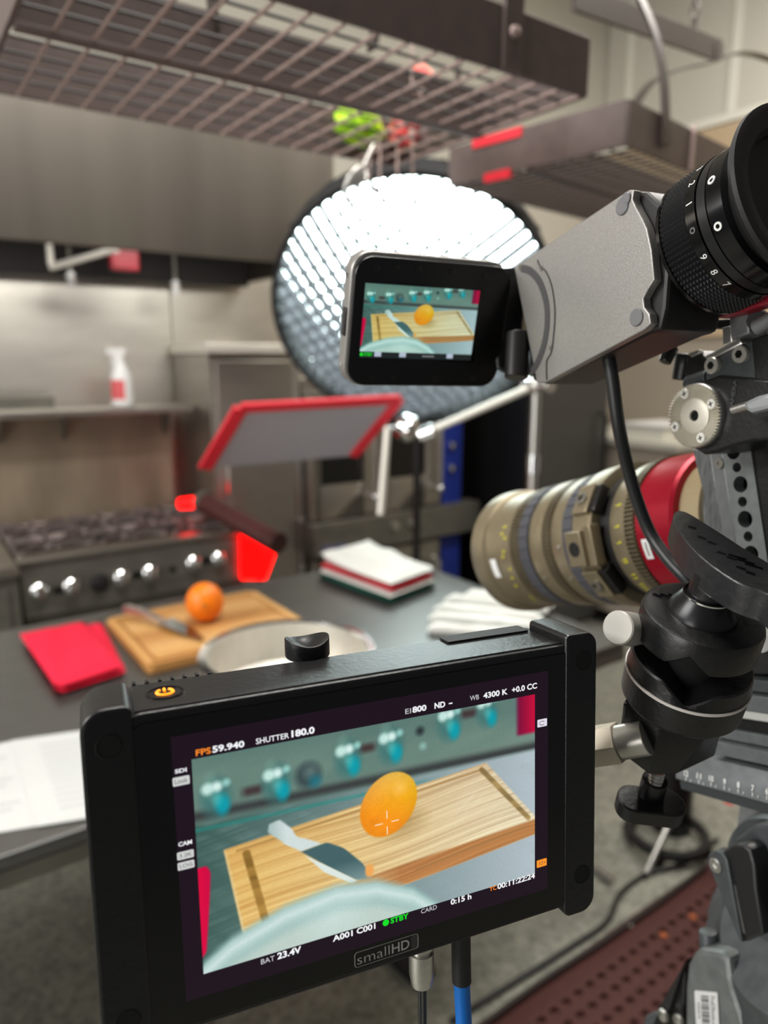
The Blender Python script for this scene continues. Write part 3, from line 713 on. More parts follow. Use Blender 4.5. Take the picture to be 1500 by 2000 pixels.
# stainless pan in front of the board
pc = Vector((.642, 1.268, BZ)); PR = .172; PH = .105
t = thing('stainless_pan', 'wide stainless pan in front of the cutting board, rim showing', 'pan', pc)
F = axis_frame(pc, Vector((0, 0, 1)))
MB().lathe(F, [(1e-6, .0), (PR-.02, .0), (PR-.006, .012), (PR-.003, PH-.004), (PR+.006, PH), (PR+.006, PH+.003), (PR-.006, PH), (PR-.008, .016), (PR-.022, .005), (1e-6, .005)], 64).build('body', mat('brushed pan steel', (226, 222, 214), .5, 1, .05, 12, (8, 8, 1)), t)
MB().ring(F @ Matrix.Translation((0, 0, PH)), [(PR-.006, -.001), (PR+.010, -.001), (PR+.011, .003), (PR-.004, .004)], 64).build('rim', chrome, t)
# handle on the far left, hidden side
hh = MB().tube([pc+Vector((.16, .05, .08)), pc+Vector((.20, .07, .085)), pc+Vector((.21, .03, .085)), pc+Vector((.165, .01, .08))], .006).build('handle', steel, t)

# striped towel, folded in layers
A, B_, D_ = onZ(762, 1182, BZ), onZ(852, 1147, BZ), onZ(620, 1128, BZ)
A.z = B_.z = D_.z = BZ
Cc = B_+(D_-A)*.95
t = thing('striped_towel', 'white folded towel with a red and a green stripe on the steel table', 'towel', (A+B_+Cc+D_)/4)
def lay(z, h, q, nm, m, s): cloth_slab(q, z, h, 16, .004, s).build(nm, m, t, smooth=60)
ctr = (A+B_+Cc+D_)/4
sh = lambda k: [ctr+(v-ctr)*k for v in (A, B_, Cc, D_)]
lay(BZ+.001, .015, sh(1.0), 'green_fold', green_stripe, 3)
lay(BZ+.014, .022, sh(1.005), 'lower_fold', white_cloth, 4)
lay(BZ+.034, .017, sh(.99), 'red_fold', red_stripe, 5)
sh2 = [v+(B_-A).normalized()*.006 for v in sh(.97)]
top = cloth_slab(sh2, BZ+.048, .026, 18, .005, 6)
dirv = (D_-A).normalized(); L = (D_-A).length
for i, v in enumerate(top.v):
    s = (v-A).dot(dirv)/L; u = (v-A).dot((B_-A).normalized())/(B_-A).length
    if v.z > BZ+.058: top.v[i] = v+Vector((0, 0, .022*max(0, (s-.55)/.45)**1.5+.012*math.exp(-((s-.62)/.1)**2)*u))
top.build('upper_fold', white_cloth, t, smooth=60)

# white ridged napkins fanned out on the table
n0 = [onZ(836, 1236, BZ), onZ(838, 1218, BZ), onZ(848, 1200, BZ), onZ(868, 1186, BZ), onZ(905, 1176, BZ)]
n1 = [onZ(1020, 1252, BZ), onZ(1050, 1238, BZ), onZ(1060, 1222, BZ), onZ(1070, 1207, BZ), onZ(1080, 1196, BZ)]
names = ['nearest', 'second', 'middle', 'fourth', 'farthest']
for i, (a, b) in enumerate(zip(n0, n1)):
    d = (b-a).normalized(); s = Vector((0, 0, 1)).cross(d).normalized(); w = .038
    q = [a-s*w/2, b-s*w/2, b+s*w/2, a+s*w/2]
    tag(cloth_slab(q, BZ+.001+.004*(i % 2), .026+.003*i, 12, .003, 20+i).build('folded_napkin', white_cloth, smooth=60),
        'white rolled napkin, %s of the five fanned behind the monitor' % names[i], 'napkin', 'white napkins on the table')

# papers at the front left
def sheet(q, z, name, label, lines):
    t = thing(name, label, 'paper', (q[0].x, q[0].y, z), 'papers on the table')
    MB().prism([Vector((v.x, v.y, z)) for v in q], Vector((0, 0, .0012))).build('page', paper, t)
    mb = MB()
    for k in range(lines):
        v0 = .12+.8*k/lines; wd = (.5, .72, .62, .4)[k % 4]
        f = lambda u, v: q[0]*(1-u)*(1-v)+q[1]*u*(1-v)+q[2]*u*v+q[3]*(1-u)*v
        pts = [f(.15, v0), f(.15+wd, v0), f(.15+wd, v0+.022), f(.15, v0+.022)]
        mb.add([Vector((p.x, p.y, z+.0015)) for p in pts], [(0, 1, 2, 3)])
    flat(mb, 'faint_print', print_grey, t)
q = [onZ(-90, 1475, BZ), onZ(20, 1448, BZ), onZ(185, 1600, BZ), onZ(-110, 1660, BZ)]
sheet([onZ(-120, 1478, BZ), onZ(22, 1449, BZ), onZ(90, 1612, BZ), onZ(-160, 1655, BZ)], BZ+.0005, 'paper_sheet', 'white printed sheet at the left edge of the table, under the other', 12)
sheet([onZ(22, 1449, BZ), onZ(330, 1405, BZ), onZ(420, 1560, BZ), onZ(70, 1618, BZ)], BZ+.002, 'paper_sheet', 'white sheet lying half behind the monitor on the table', 12)

# ================================================================== things on the floor
t = thing('caster_stand', 'low black wheeled stand with a ring base, on the floor at right', 'stand', onZ(1330, 1640, 0))
cc = onZ(1300, 1648, 0); cc.z = 0
F = axis_frame(cc, Vector((0, 0, 1)))
MB().ring(F, [(.11, .03), (.135, .03), (.135, .055), (.11, .055)], 36).build('ring_base', black_matte, t)
MB().cyl(cc+Vector((.1, .05, .0)), cc+Vector((.1, .05, .35)), .07, .06, 20).build('hub', black, t)
for k in range(4):
    a = k*PI/2+.4; p = cc+Vector((.122*math.cos(a), .122*math.sin(a), .02)); MB().cyl(p+Vector((-.012, 0, 0)), p+Vector((.012, 0, 0)), .02).build('caster', black_matte, t)
MB().ball(onZ(1425, 1560, .25)+Vector((0, 0, 0)), .018).build('red_knob', icon_red, t)
MB().cyl(cc+Vector((.1, .05, .25)), onZ(1425, 1560, .25), .012).build('arm', black, t)
a, b = onZ(1262, 1705, .02), onZ(1296, 1632, .10)
MB().cyl(a, b+(b-a)*.6, .010, .010, 14).build('bare_leg', silver, t)
tag(MB().tube(smooth_path([onZ(880, 1995, .008), onZ(1000, 1921, .008), onZ(1120, 1846, .008), onZ(1185, 1800, .008), onZ(1212, 1745, .008), onZ(1262, 1708, .008), onZ(1330, 1688, .008), onZ(1400, 1640, .008)], 8), .008, 8).build('floor_line', cable_black), 'black cable looping on the floor along the mat edge', 'cable')
tag(MB().tube(smooth_path([onZ(930, 2010, .022), onZ(1060, 1915, .022), onZ(1180, 1836, .022), onZ(1300, 1752, .022), onZ(1380, 1690, .022)], 8), .007, 8).build('floor_line', mat('mat border brown', (40, 30, 27), .6)), 'dark brown strip added along the inner line of the mat border', 'cable')  # added tube tracing the inner dark line of the mat border
sb = MB().prism([onZ(700, 1820, 0), onZ(790, 1790, 0), onZ(850, 1905, 0), onZ(832, 1928, 0), onZ(800, 1925, 0)], Vector((0, 0, .03)))
tag(sb.build('floor_form', black_matte, bevel=.006), 'flat unidentified black wedge on the floor below the monitor', 'form')  # unidentified dark mass on the floor, built as a flat prism
for px, py, l, m in ((1228, 1806, 'pale crumb on the mat near its edge', white_metal), (1296, 1828, 'orange scrap on the mat, the nearer one', mat('scrap', (176, 92, 40), .7)), (1353, 1792, 'orange scrap on the mat, the farther one', mat('scrap', (176, 92, 40), .7))):
    p = onZ(px, py, .016); tag(MB().ball(p+Vector((0, 0, .003)), (.008, .011, .004), None, 8, 6, .2).build('food_scrap', m), l, 'scrap')

# ================================================================== painted picture for the two live screens
def sstep(d, w): return np.clip(.5-d/(2*w), 0, 1)
def polymask(x, y, pts, w):
    m = np.ones_like(x); n = len(pts); ar = sum(pts[i][0]*pts[(i+1) % n][1]-pts[(i+1) % n][0]*pts[i][1] for i in range(n)); sg = 1 if ar > 0 else -1
    for i in range(n):
        (x0, y0), (x1, y1) = pts[i], pts[(i+1) % n]; L = math.hypot(x1-x0, y1-y0)
        d = sg*((x-x0)*(y1-y0)-(y-y0)*(x1-x0))/L; m = m*sstep(d, w)
    return m
def vnoise(q, f, seed):
    tb = np.random.RandomState(seed).rand(512); p = q*f; i = np.floor(p).astype(int); t = p-i; t = t*t*(3-2*t)
    return tb[i % 512]*(1-t)+tb[(i+1) % 512]*t
def picture(s, t):
    x = s*1.75; A = lambda pts: [(a*1.75, b) for a, b in pts]
    col = np.zeros(s.shape+(3,))
    def mix(m, c):
        c = np.array(c, float) if not isinstance(c, np.ndarray) else c
        col[:] = col*(1-m[..., None])+(c/255.0)*m[..., None]
    n2 = vnoise(s+t*.3, 14, 3)*.5+vnoise(t*2+s, 9, 4)*.5
    mix(np.ones_like(s), (92, 122, 112)); mix(.35*n2, (140, 160, 148)); mix(.45*sstep(-(s-.5), .5), (126, 146, 136)); mix(.5*sstep(t-.03-.10*s, .05), (80, 112, 106))
    mix(sstep(np.abs(t-.262-.02*s)-.022, .018), (60, 64, 64)); mix(.5*sstep(np.abs(t-.228-.02*s)-.006, .012), (110, 126, 118))
    m = sstep(-(t-.30), .012); tab = np.stack([62+118*s, 92+100*s, 86+114*s], -1); mix(m, tab)
    mix(.8*sstep(np.abs(t-.325-.02*s)-.006, .01)*sstep(s-.62, .1), (36, 138, 128))
    mix(.30*m*vnoise(t*2.2+s*.6, 40, 5)*vnoise(s*1.3-t, 23, 15), (150, 176, 172))
    mix(sstep(np.hypot(x-.294*1.75, t-.180)-.062, .02), (62, 78, 80)); mix(.8*sstep(np.hypot(x-.30*1.75, t-.165)-.03, .02), (96, 118, 116)); mix(.7*sstep(np.hypot(x-.312*1.75, t-.215)-.028, .02), (30, 120, 140))
    for a, b in ((.147, .197), (.459, .107), (.775, .035)): mix(.9*sstep(np.abs(x-a*1.75)-.045, .02)*sstep(np.abs(t-b)-.020, .014), (66, 48, 50))
    mix(sstep(np.hypot(x-.62*1.75, t-.075)-.018, .016), (38, 42, 46)); mix(.8*sstep(np.hypot(x-.628*1.75, t-.155)-.016, .014), (150, 196, 188))
    for a, b, k in ((.050, .17, 1), (.205, .165, 1), (.402, .12, 1), (.527, .10, 1), (.708, .045, 1), (.832, .02, .9)):
        mix(.85*sstep(np.hypot((x-(a+.004)*1.75)*1.1, (t-b-.02)*.8)-.07*k, .025), (64, 116, 114)); mix(.6*sstep(np.hypot((x-(a-.01)*1.75)*1.6, (t-b+.035)*.9)-.04, .03), (128, 166, 152))
        mix(.95*sstep(np.hypot((x-(a+.020)*1.75)*1.3, (t-b-.062)*.85)-.038*k, .018), (14, 156, 172)); mix(.6*sstep(np.hypot((x-(a+.006)*1.75)*1.5, (t-b-.03))-.03*k, .02), (84, 190, 186))
        for dx, dy, r, w_, cc in ((-.016, -.022, .026, .012, (206, 240, 230)), (.008, -.026, .022, .012, (226, 250, 244)), (.031, -.036, .017, .010, (150, 206, 198))): mix(.9*sstep(np.hypot(x-(a+dx)*1.75, t-b-dy)-r*k, w_), cc)
    red = sstep(-(s-.938), .008)*sstep(t-.205, .01); mix(red, np.stack([110+90*np.clip((s-.93)/.07, 0, 1), 16+0*s, 36+24*s], -1))
    # board
    edge = polymask(x, t, A([(.067, .444), (.832, .315), (1.045, .765), (.622, .842), (.109, .912)]), .006)
    q = t+.150*s+.012*np.sin(s*9)
    st = np.floor(q*15); tone = np.random.RandomState(8).rand(64)[(st.astype(int)) % 64]
    fib = np.clip((vnoise(q*1.0, 95, 6)*.55+vnoise(q+s*.03, 230, 7)*.3+vnoise(q*1.3+s*.08, 37, 17)*.3), 0, 1)
    wood = np.stack([168+44*tone+58*fib-2*s, 122+56*tone+70*fib+14*s, 62+52*tone+66*fib+46*s], -1)
    mix(edge, wood)
    mix(edge*.55*sstep(s-.40, .3), np.stack([214+20*fib, 152+38*fib, 70+30*fib], -1))
    mix(edge*sstep(-(t-(.805-.115*s)), .008)*sstep(-(s-.45), .1), np.stack([158+40*fib, 104+34*fib, 62+20*fib], -1))
    mix(.55*edge*sstep(np.abs(t-.55-.05*np.sin(s*30))-.05, .06)*sstep(np.abs(s-.80)-.07, .05)*vnoise(q+s, 60, 9), (236, 226, 200))
    def line(p, r, w, c, a=1):
        (x0, y0), (x1, y1) = [(u*1.75, v) for u, v in p]; L2 = (x1-x0)**2+(y1-y0)**2; h = np.clip(((x-x0)*(x1-x0)+(t-y0)*(y1-y0))/L2, 0, 1)
        d = np.hypot(x-x0-h*(x1-x0), t-y0-h*(y1-y0)); mix(a*edge*sstep(d-r, w), c)
    ribs = vnoise(t, 46, 11)
    line([(.123, .485), (.168, .86)], .018, .005, np.stack([132+50*ribs, 98+42*ribs, 44+26*ribs], -1)); line([(.815, .343), (.977, .672)], .013, .005, np.stack([134+50*ribs, 112+42*ribs, 72+26*ribs], -1))
    line([(.10, .462), (.815, .345)], .004, .006, (150, 108, 56), .8); line([(.975, .715), (.6, .785)], .004, .006, (160, 120, 74), .8)
    line([(.067, .448), (.109, .89)], .006, .006, (232, 210, 160), .9); line([(.067, .444), (.832, .315)], .005, .005, (196, 140, 84), .8)
    mix(.35*sstep(np.hypot((x-.97)*.8, (t-.53)*1.5)-.09, .06), (120, 84, 30))
    # orange
    ca, sa = math.cos(.95), math.sin(.95); ox, oy = x-.912, t-.413; a = ox*ca-oy*sa; b = ox*sa+oy*ca
    d = np.hypot(a/.166, b/.142)-1
    og = np.stack([246+8*np.clip(-a*6+.3, 0, 1), 150+44*np.clip((a*4-b*1)+.35, 0, 1), 30+50*np.clip((a*5-b*5), 0, 1)], -1)
    og = og*(1-.05*vnoise(x*1.1+t*.7+.02*np.sin(t*60), 170, 31)*vnoise(t-x*.4+.02*np.sin(x*50), 190, 32))[..., None]*(1-.16*np.clip(np.hypot(a/.166, b/.142)-.62, 0, 1))[..., None]
    mix(sstep(d, .03), og); mix(.6*sstep(np.hypot(x-.97, t-.345)-.02, .03), (255, 206, 120)); mix(.5*sstep(np.hypot(x-.83, t-.485)-.012, .02), (205, 120, 24))
    # knife
    kn = polymask(x, t, A([(.184, .372), (.213, .362), (.245, .42), (.27, .52), (.235, .50), (.18, .41)]), .006)+polymask(x, t, A([(.236, .43), (.29, .49), (.338, .527), (.267, .542), (.22, .475)]), .006)
    kn = np.clip(kn, 0, 1); mix(kn, np.stack([120+90*np.clip((x-.30)*6+.4, 0, 1), 152+70*np.clip((x-.30)*6+.4, 0, 1), 150+70*np.clip((x-.30)*6+.4, 0, 1)], -1))
    bl = polymask(x, t, A([(.267, .542), (.338, .527), (.385, .575), (.440, .68), (.463, .765), (.421, .757), (.348, .662)]), .005)
    mix(bl, np.stack([70+120*np.clip((q-.70)*4, 0, 1), 100+110*np.clip((q-.70)*4, 0, 1), 104+104*np.clip((q-.70)*4, 0, 1)], -1))
    mix(polymask(x, t, A([(.267, .545), (.35, .66), (.425, .757), (.405, .765), (.33, .675)]), .004), (222, 232, 226))
    mix(sstep(np.hypot((x-.458*1.75)*1.4, t-.725)-.032, .01)*sstep(-(x-.775), .012), (240, 168, 90))
    # pan rim out of focus
    ps = np.interp(s, [0, .006, .075, .216, .361, .481, .589, .669, .70], [.955, .94, .865, .785, .752, .785, .875, 1.0, 1.1])
    m = sstep(-(t-ps), .022); mix(m, (150, 186, 182)); mix(m*sstep(np.abs(t-ps-.055)-.030, .03), (206, 226, 222)); mix(m*sstep(-(t-ps-.12), .04), (190, 208, 200))
    mix(m*.6*sstep(np.hypot((x-.62)*.6, t-.92)-.05, .08), (214, 236, 232))
    cl = polymask(x, t, A([(-.02, .50), (.022, .498), (.031, .53), (.028, .62), (.010, .90), (-.02, .96)]), .005); mix(cl, np.stack([222-30*s*20, 10+0*s, 66+0*s], -1))
    gr = np.random.RandomState(2).rand(*s.shape); col *= (1+.05*(gr-.5))[..., None]
    return np.clip(col, 0, 1)
def lin_np(c): return np.where(c > .04045, ((c+.055)/1.055)**2.4, c/12.92)
def emis_attr():
    m = bpy.data.materials.new('live picture'); m.use_nodes = True; nt = m.node_tree; b = nt.nodes['Principled BSDF']
    at_ = nt.nodes.new('ShaderNodeAttribute'); at_.attribute_name = 'picture'
    b.inputs['Base Color'].default_value = (0, 0, 0, 1); b.inputs['Roughness'].default_value = .25; b.inputs['Specular IOR Level'].default_value = .15
    nt.links.new(at_.outputs['Color'], b.inputs['Emission Color']); b.inputs['Emission Strength'].default_value = 1.0; return m
LIVE = emis_attr()
def live_screen(name, parent, corner, nx, ny, z, post=None):
    """corner(s,t) -> local point of the screen plane; a dense grid coloured per vertex"""
    S, T = np.meshgrid(np.linspace(0, 1, nx), np.linspace(0, 1, ny)); c = lin_np(picture(S, T) if post is None else post(S, T))
    off = OFF[parent.name]
    p0, px, py = corner(0, 0)-off, corner(1, 0)-corner(0, 0), corner(0, 1)-corner(0, 0)
    P = np.array(p0)+S[..., None]*np.array(px)+T[..., None]*np.array(py)
    i = np.arange(nx*ny).reshape(ny, nx); F = np.stack([i[:-1, :-1], i[1:, :-1], i[1:, 1:], i[:-1, 1:]], -1).reshape(-1, 4)
    me = bpy.data.meshes.new(name); me.vertices.add(nx*ny); me.vertices.foreach_set('co', P.astype(np.float32).ravel())
    me.loops.add(F.size); me.loops.foreach_set('vertex_index', F.ravel().astype(np.int32)); me.polygons.add(len(F)); me.polygons.foreach_set('loop_start', np.arange(0, F.size, 4, dtype=np.int32))
    me.update(); ca = me.color_attributes.new('picture', 'FLOAT_COLOR', 'POINT')
    ca.data.foreach_set('color', np.concatenate([c, np.ones(c.shape[:2]+(1,))], -1).astype(np.float32).ravel())
    me.materials.append(LIVE); o = bpy.data.objects.new(name, me); C.objects.link(o); o.parent = parent; OFF[o.name] = off; return o

def quad_frame(pts, W):
    """pose of a rectangle of width W from its four corners (TL,TR,BR,BL): frame x right, y up, z to the viewer, and its height"""
    A = []
    for (u, v), (x, y) in zip(((0, 0), (1, 0), (1, 1), (0, 1)), pts):
        x = (x-CX)/FPX; y = (y-CY)/FPX; A += [[u, v, 1, 0, 0, 0, -x*u, -x*v, -x], [0, 0, 0, u, v, 1, -y*u, -y*v, -y]]
    h = np.linalg.svd(np.array(A))[2][-1].reshape(3, 3); h = h if h[2, 2] > 0 else -h
    s = W/np.linalg.norm(h[:, 0]); w = lambda c: RT*c[0]-UPV*c[1]+FW*c[2]
    o = CAM+w(h[:, 2]*s); x = w(h[:, 0]).normalized(); v = w(h[:, 1]); H = v.length*s; z = (-x.cross(v)).normalized()
    return frame(o, x, z.cross(x), z), H

# ================================================================== field monitor
MM, _ = quad_frame([(333, 1440), (1068, 1310), (1065, 1730), (360, 1950)], .152)
S = Matrix.Diagonal((.001, .001, .001, 1)); MS = MM @ S          # millimetres in the monitor's frame
def mloc(px, py, z=0):
    n = MM.col[2].to_3d(); p = onp(px, py, MM @ Vector((0, 0, z/1000)), n); q = MM.inverted() @ p; return q*1000
mon = thing('field_monitor', 'black on-camera monitor showing the orange, with side brackets', 'monitor', MS @ Vector((76, -113, -15)))
MB().poly(rrect(-14, -109, 166, 9.8, 5), -31, 0, MS).build('body', black, mon, .0010)
MB().poly(rrect(-13.2, -107, 165, 6.4, 5), 0, .5, MS).build('front_glass', black_gloss, mon, .0003)
lb = MB().poly(rrect(-28, -113.5, -11.6, 13.6, [3, 8, 8, 3]), -25, 1.2, MS).build('left_bracket', black, mon, .0012)
rb = MB().poly(rrect(161, -113.5, 177, 14.2, [6, 2, 3, 7]), -27, 1.2, MS).build('right_bracket', black, mon, .0012)
for x, y, pz in ((-19.5, 1.0, lb), (-19.5, -97, lb), (169.5, 2.0, rb), (169.8, -95.2, rb)):
    MB().lathe(MS @ Matrix.Translation((x, y, 1.25)), [(4.4, 0), (4.2, .12), (3.8, .12), (3.8, -2), (1e-6, -2)], 20).build('bolt_hole', dark_hole, pz)
MB().poly(rrect(118, -9, 159, -.0, 1.2), 0, .9, MS @ Matrix.Translation((0, 9.8, -23.5)) @ Matrix.Rotation(-PI/2, 4, 'X') @ Matrix.Translation((0, 9, 0)) @ Matrix.Identity(4)).build('rubber_pad', black_matte, mon, .0002)
MB().span((-11, 9.6, -6), (161, 10.3, -2.2), MS).build('top_lip', black, mon, .0004)
for i in range(7): MB().span((-10+4.6*i, 4, -33.4), (-8.6+4.6*i, 10.3, -30.5), MS).build('cooling_fin', black, mon, .0003)
for i in range(6): MB().span((126+4.0*i, 4, -33.0), (127.6+4.0*i, 10.1, -30.5), MS).build('cooling_fin', black, mon, .0003)
# power key on the top face
T9 = MS @ Matrix.Translation((.4, 9.8, -17)) @ Matrix.Rotation(-PI/2, 4, 'X')
pk = MB().ring(T9, [(6.6, -.2), (6.6, .35), (5.9, .35), (5.9, -.2)], 32).build('power_key', black_gloss, mon)
MB().lathe(T9, [(5.9, .02), (1e-6, .02)], 28).build('key_cap', vf_dark, pk)
mb = MB(); mb.tube([T9 @ Vector((2.9*math.sin(a), 2.9*math.cos(a), .25)) for a in np.linspace(.55, 2*PI-.55, 22)], .00055, 6)
mb.build('lit_ring', glow_orange, pk); MB().tube([T9 @ Vector((0, .6, .25)), T9 @ Vector((0, 3.6, .25))], .00055, 6).build('lit_bar', glow_orange, pk)
# knob standing behind the top edge
kp = onp(600, 1262, MS @ Vector((0, 0, -38)), MM.col[2].to_3d()); kq = MS.inverted() @ kp
KF = MS @ Matrix.Translation((kq.x, kq.y, -38)) @ Matrix.Rotation(-PI/2, 4, 'X')
kb = MB().lathe(KF, [(8.6, -4.4), (9.3, -3.6), (9.3, 3.0), (8.7, 3.4), (6, 2.0), (3, .9), (1e-6, .6)], 32)
inv = KF.inverted()
for i, v in enumerate(kb.v):
    q = inv @ v
    if q.z > .5: kb.v[i] = KF @ Vector((q.x, q.y, q.z+2.6*(q.x/9.3)**2-1.2))
k = kb.build('thumb_screw', black, mon, .0003); MB().cyl(KF @ Vector((0, 0, -4)), KF @ Vector((0, 0, -22)), .0042).build('stem', black, k)
MB().cyl(KF @ Vector((-3.6, 1, -4)), KF @ Vector((-3.6, 1, -20)), .0016).build('pin', silver, k)
MB().span((kq.x-9, -30, -44), (kq.x+9, kq.y-16, -31), MS).build('rear_clamp', black, mon, .001)
# lit display
disp = MB().span((0, -97.2, .45), (152.2, .2, .62), MS).build('display', emis('display dark violet', (30, 18, 29)), mon, smooth=0)
pc = [mloc(*q, .7) for q in ((374, 1487), (1042, 1350), (1043, 1706), (397, 1897))]
ix0, ix1, iy0, iy1 = 6.4, 145.6, -8.9, -88.6
live_screen('live_picture', disp, lambda s, t: MS @ Vector((ix0+(ix1-ix0)*s, iy0+(iy1-iy0)*t, .70)), 560, 330, .7)
ink_w, ink_o, ink_g, ink_l = emis('screen white', (245, 246, 248)), emis('screen orange', (250, 138, 44)), emis('screen green', (20, 226, 40)), emis('screen pale', (206, 206, 208))
tag_bg, tag_or, ink_d = emis('screen label grey', (206, 208, 206)), emis('screen label orange', (252, 150, 44)), emis('screen dark ink', (60, 62, 62))
def ro(s, m, x0, v0, x1, v1, bold=.02, nm='readout'):
    return flat(text(MB(), s, MS, x0, x1, -v0, -v1, bold, .78), nm, m, disp)
ro('FPS', ink_o, 7.9, 8.0, 13.0, 5.7, .025); ro('59.940', ink_w, 13.5, 8.0, 24.6, 5.5, .035)
ro('SHUTTER', ink_w, 28.7, 7.8, 40.7, 5.7, .01); ro('180.0', ink_w, 41.6, 7.8, 50.3, 5.1, .04)
ro('EI', ink_l, 86.6, 7.0, 89.0, 5.0, .0); ro('800', ink_w, 89.6, 7.1, 95.6, 4.6, .035); ro('ND', ink_w, 99.1, 7.1, 103.8, 4.7, .035)
flat(MB().span((105.4, -6.3, .78), (107.0, -5.8, .781), MS), 'readout', ink_w, disp)
ro('WB', ink_l, 114.9, 6.5, 119.0, 4.5, .0); ro('4300 K', ink_w, 121.0, 6.7, 132.4, 4.2, .03); ro('+0.0 CC', ink_w, 134.4, 6.5, 146.6, 4.0, .03)
ro('SDI', ink_w, .7, 12.8, 4.6, 11.3, .03); ro('CAM', ink_w, .4, 39.1, 5.0, 37.5, .03)
for s, v0, v1 in (('Look', 17.3, 14.2), ('3.2K', 44.0, 41.2), ('LOG', 47.8, 45.0)):
    b = MB().poly(rrect(-.2, -v0, 5.4, -v1, .4, 3), .64, .76, MS).build('label_patch', tag_bg, disp, smooth=0)
    ro(s, ink_d, .5, v0-.8, 4.7, v1+.7, .0)
ro('BAT', ink_l, 26.9, 91.6, 32.0, 89.6, .0); ro('23.4V', ink_w, 33.0, 91.7, 42.1, 89.0, .035)
ro('A001', ink_w, 54.5, 91.4, 62.6, 88.9, .03); ro('C001', ink_w, 64.2, 91.3, 72.0, 88.8, .03)
flat(MB().lathe(MS @ Matrix.Translation((76.4, -90.1, 0)), [(1.35, .76), (1.35, .78)], 20), 'record_dot', ink_g, disp); ro('STBY', ink_g, 78.4, 91.2, 86.2, 88.8, .03)
ro('CARD', ink_l, 91.7, 90.9, 98.7, 89.0, .0); ro('0:15 h', ink_w, 105.0, 91.1, 114.6, 88.6, .03); ro('TC', ink_o, 123.2, 90.3, 126.6, 88.4, .02); ro('00:11:22:24', ink_w, 127.0, 90.5, 145.6, 88.0, .03)
MB().poly(rrect(146.9, -23.6, 151.6, -20.3, .3, 3), .64, .76, MS).build('label_patch', emis('screen icon white', (226, 222, 236)), disp, smooth=0)
mb = MB(); mb.tube([MS @ Vector((149.2+1.3*math.cos(a), -22.0+.85*math.sin(a), .8)) for a in np.linspace(.6, 5.6, 14)], .00014, 4); flat(mb, 'icon_mark', ink_d, disp)
MB().poly(rrect(146.6, -86.2, 151.6, -82.9, .3, 3), .64, .76, MS).build('label_patch', tag_or, disp, smooth=0)
mb = MB(); z = .78
mb.tube([MS @ Vector(p+(z,)) for p in ((147.8, -84.2), (148.5, -84.2), (149.4, -83.5), (149.4, -85.5), (148.5, -84.9), (147.8, -84.9), (147.8, -84.2))], .00010, 4); mb.tube([MS @ Vector(p+(z,)) for p in ((150.2, -84.3), (150.8, -84.8))], .0001, 4); mb.tube([MS @ Vector(p+(z,)) for p in ((150.2, -84.8), (150.8, -84.3))], .0001, 4)
flat(mb, 'icon_mark', ink_d, disp)
mb = MB(); cx_, cy_ = ix0+(ix1-ix0)*.514, iy0+(iy1-iy0)*.503
for dx, dy, w, h in ((0, 3.2, .4, 3.2), (0, -3.2, .4, 3.2), (3.4, 0, 3.2, .4), (-3.4, 0, 3.2, .4)): mb.span((cx_+dx-w/2, cy_+dy-h/2, .76), (cx_+dx+w/2, cy_+dy+h/2, .77), MS)
flat(mb, 'cross_mark', emis('cross pale', (250, 226, 190)), disp)
# maker's mark on the bezel
mb = MB(); L = rrect(63.2, -105.2, 90.2, -99.0, 1.2, 5); L.append(L[0]); mb.tube([MS @ Vector((x, y, .55)) for x, y in L], .00010, 4)
text(mb, 'small', MS, 64.2, 77.8, -104.2, -100.2, -.012, .55); text(mb, 'HD', MS, 78.8, 86.4, -104.2, -100.2, .01, .55)
flat(mb, 'maker_mark', mat('etched ink', (200, 200, 196), .5), mon); flat(MB().poly(rrect(87.2, -104.9, 89.9, -99.4, .8, 4), .5, .56, MS), 'maker_mark', mat('mark grey', (62, 62, 60), .6), mon)

# cables under the monitor
c0 = MS @ Vector((98.2, -107, -14)); dn = -MM.col[1].to_3d()
t = thing('monitor_plug_cable', 'thin twin black cable with a silver plug under the monitor', 'cable', c0+Vector((0, 0, -.3)))
PF = axis_frame(c0, dn)
MB().lathe(PF, [(.0048, 0), (.0048, .008), (.0056, .0085), (.0056, .010), (.0044, .0105), (.0044, .012), (.0054, .0125), (.0054, .022), (.0046, .0275), (1e-6, .0275)], 24).build('plug', silver, t)
for sx in (-.0011, .0011):
    p = [PF @ Vector((sx, 0, .027)), PF @ Vector((sx, 0, .04)), PF @ Vector((sx+.0005, 0, .08)), PF @ Vector((sx*2, .004, .16)), PF @ Vector((sx*3, .02, .30))]
    MB().tube(smooth_path(p, 5), .0012, 8).build('wire', cable_black, t)
c0 = MS @ Vector((118.6, -106, -16)); PF = axis_frame(c0, dn)
t = thing('video_cable', 'thick black cable turning blue, hanging under the monitor', 'cable', c0+Vector((0, 0, -.3)))
pts = [PF @ Vector((0, 0, 0)), PF @ Vector((.0002, 0, .012)), PF @ Vector((.0002, 0, .03)), PF @ Vector((.0, 0, .036))]
MB().tube(smooth_path(pts, 4), .0043, 16).build('sleeve', mat('black heat shrink', (26, 26, 27), .55), t)
pts = [PF @ Vector((.0, 0, .0355)), PF @ Vector((-.0008, 0, .05)), PF @ Vector((-.004, 0, .09)), PF @ Vector((-.01, .01, .2)), PF @ Vector((-.02, .04, .32))]
MB().tube(smooth_path(pts, 5), .0036, 16).build('core', cable_blue, t)

# ================================================================== rig frame: r right of lens axis, w up, a forward along the lens
av = camv(-.392, -.13, .911); wv = RT*-.116+UPV*.988+FW*.099; wv = (wv-av*av.dot(wv)).normalized(); rv = av.cross(wv)
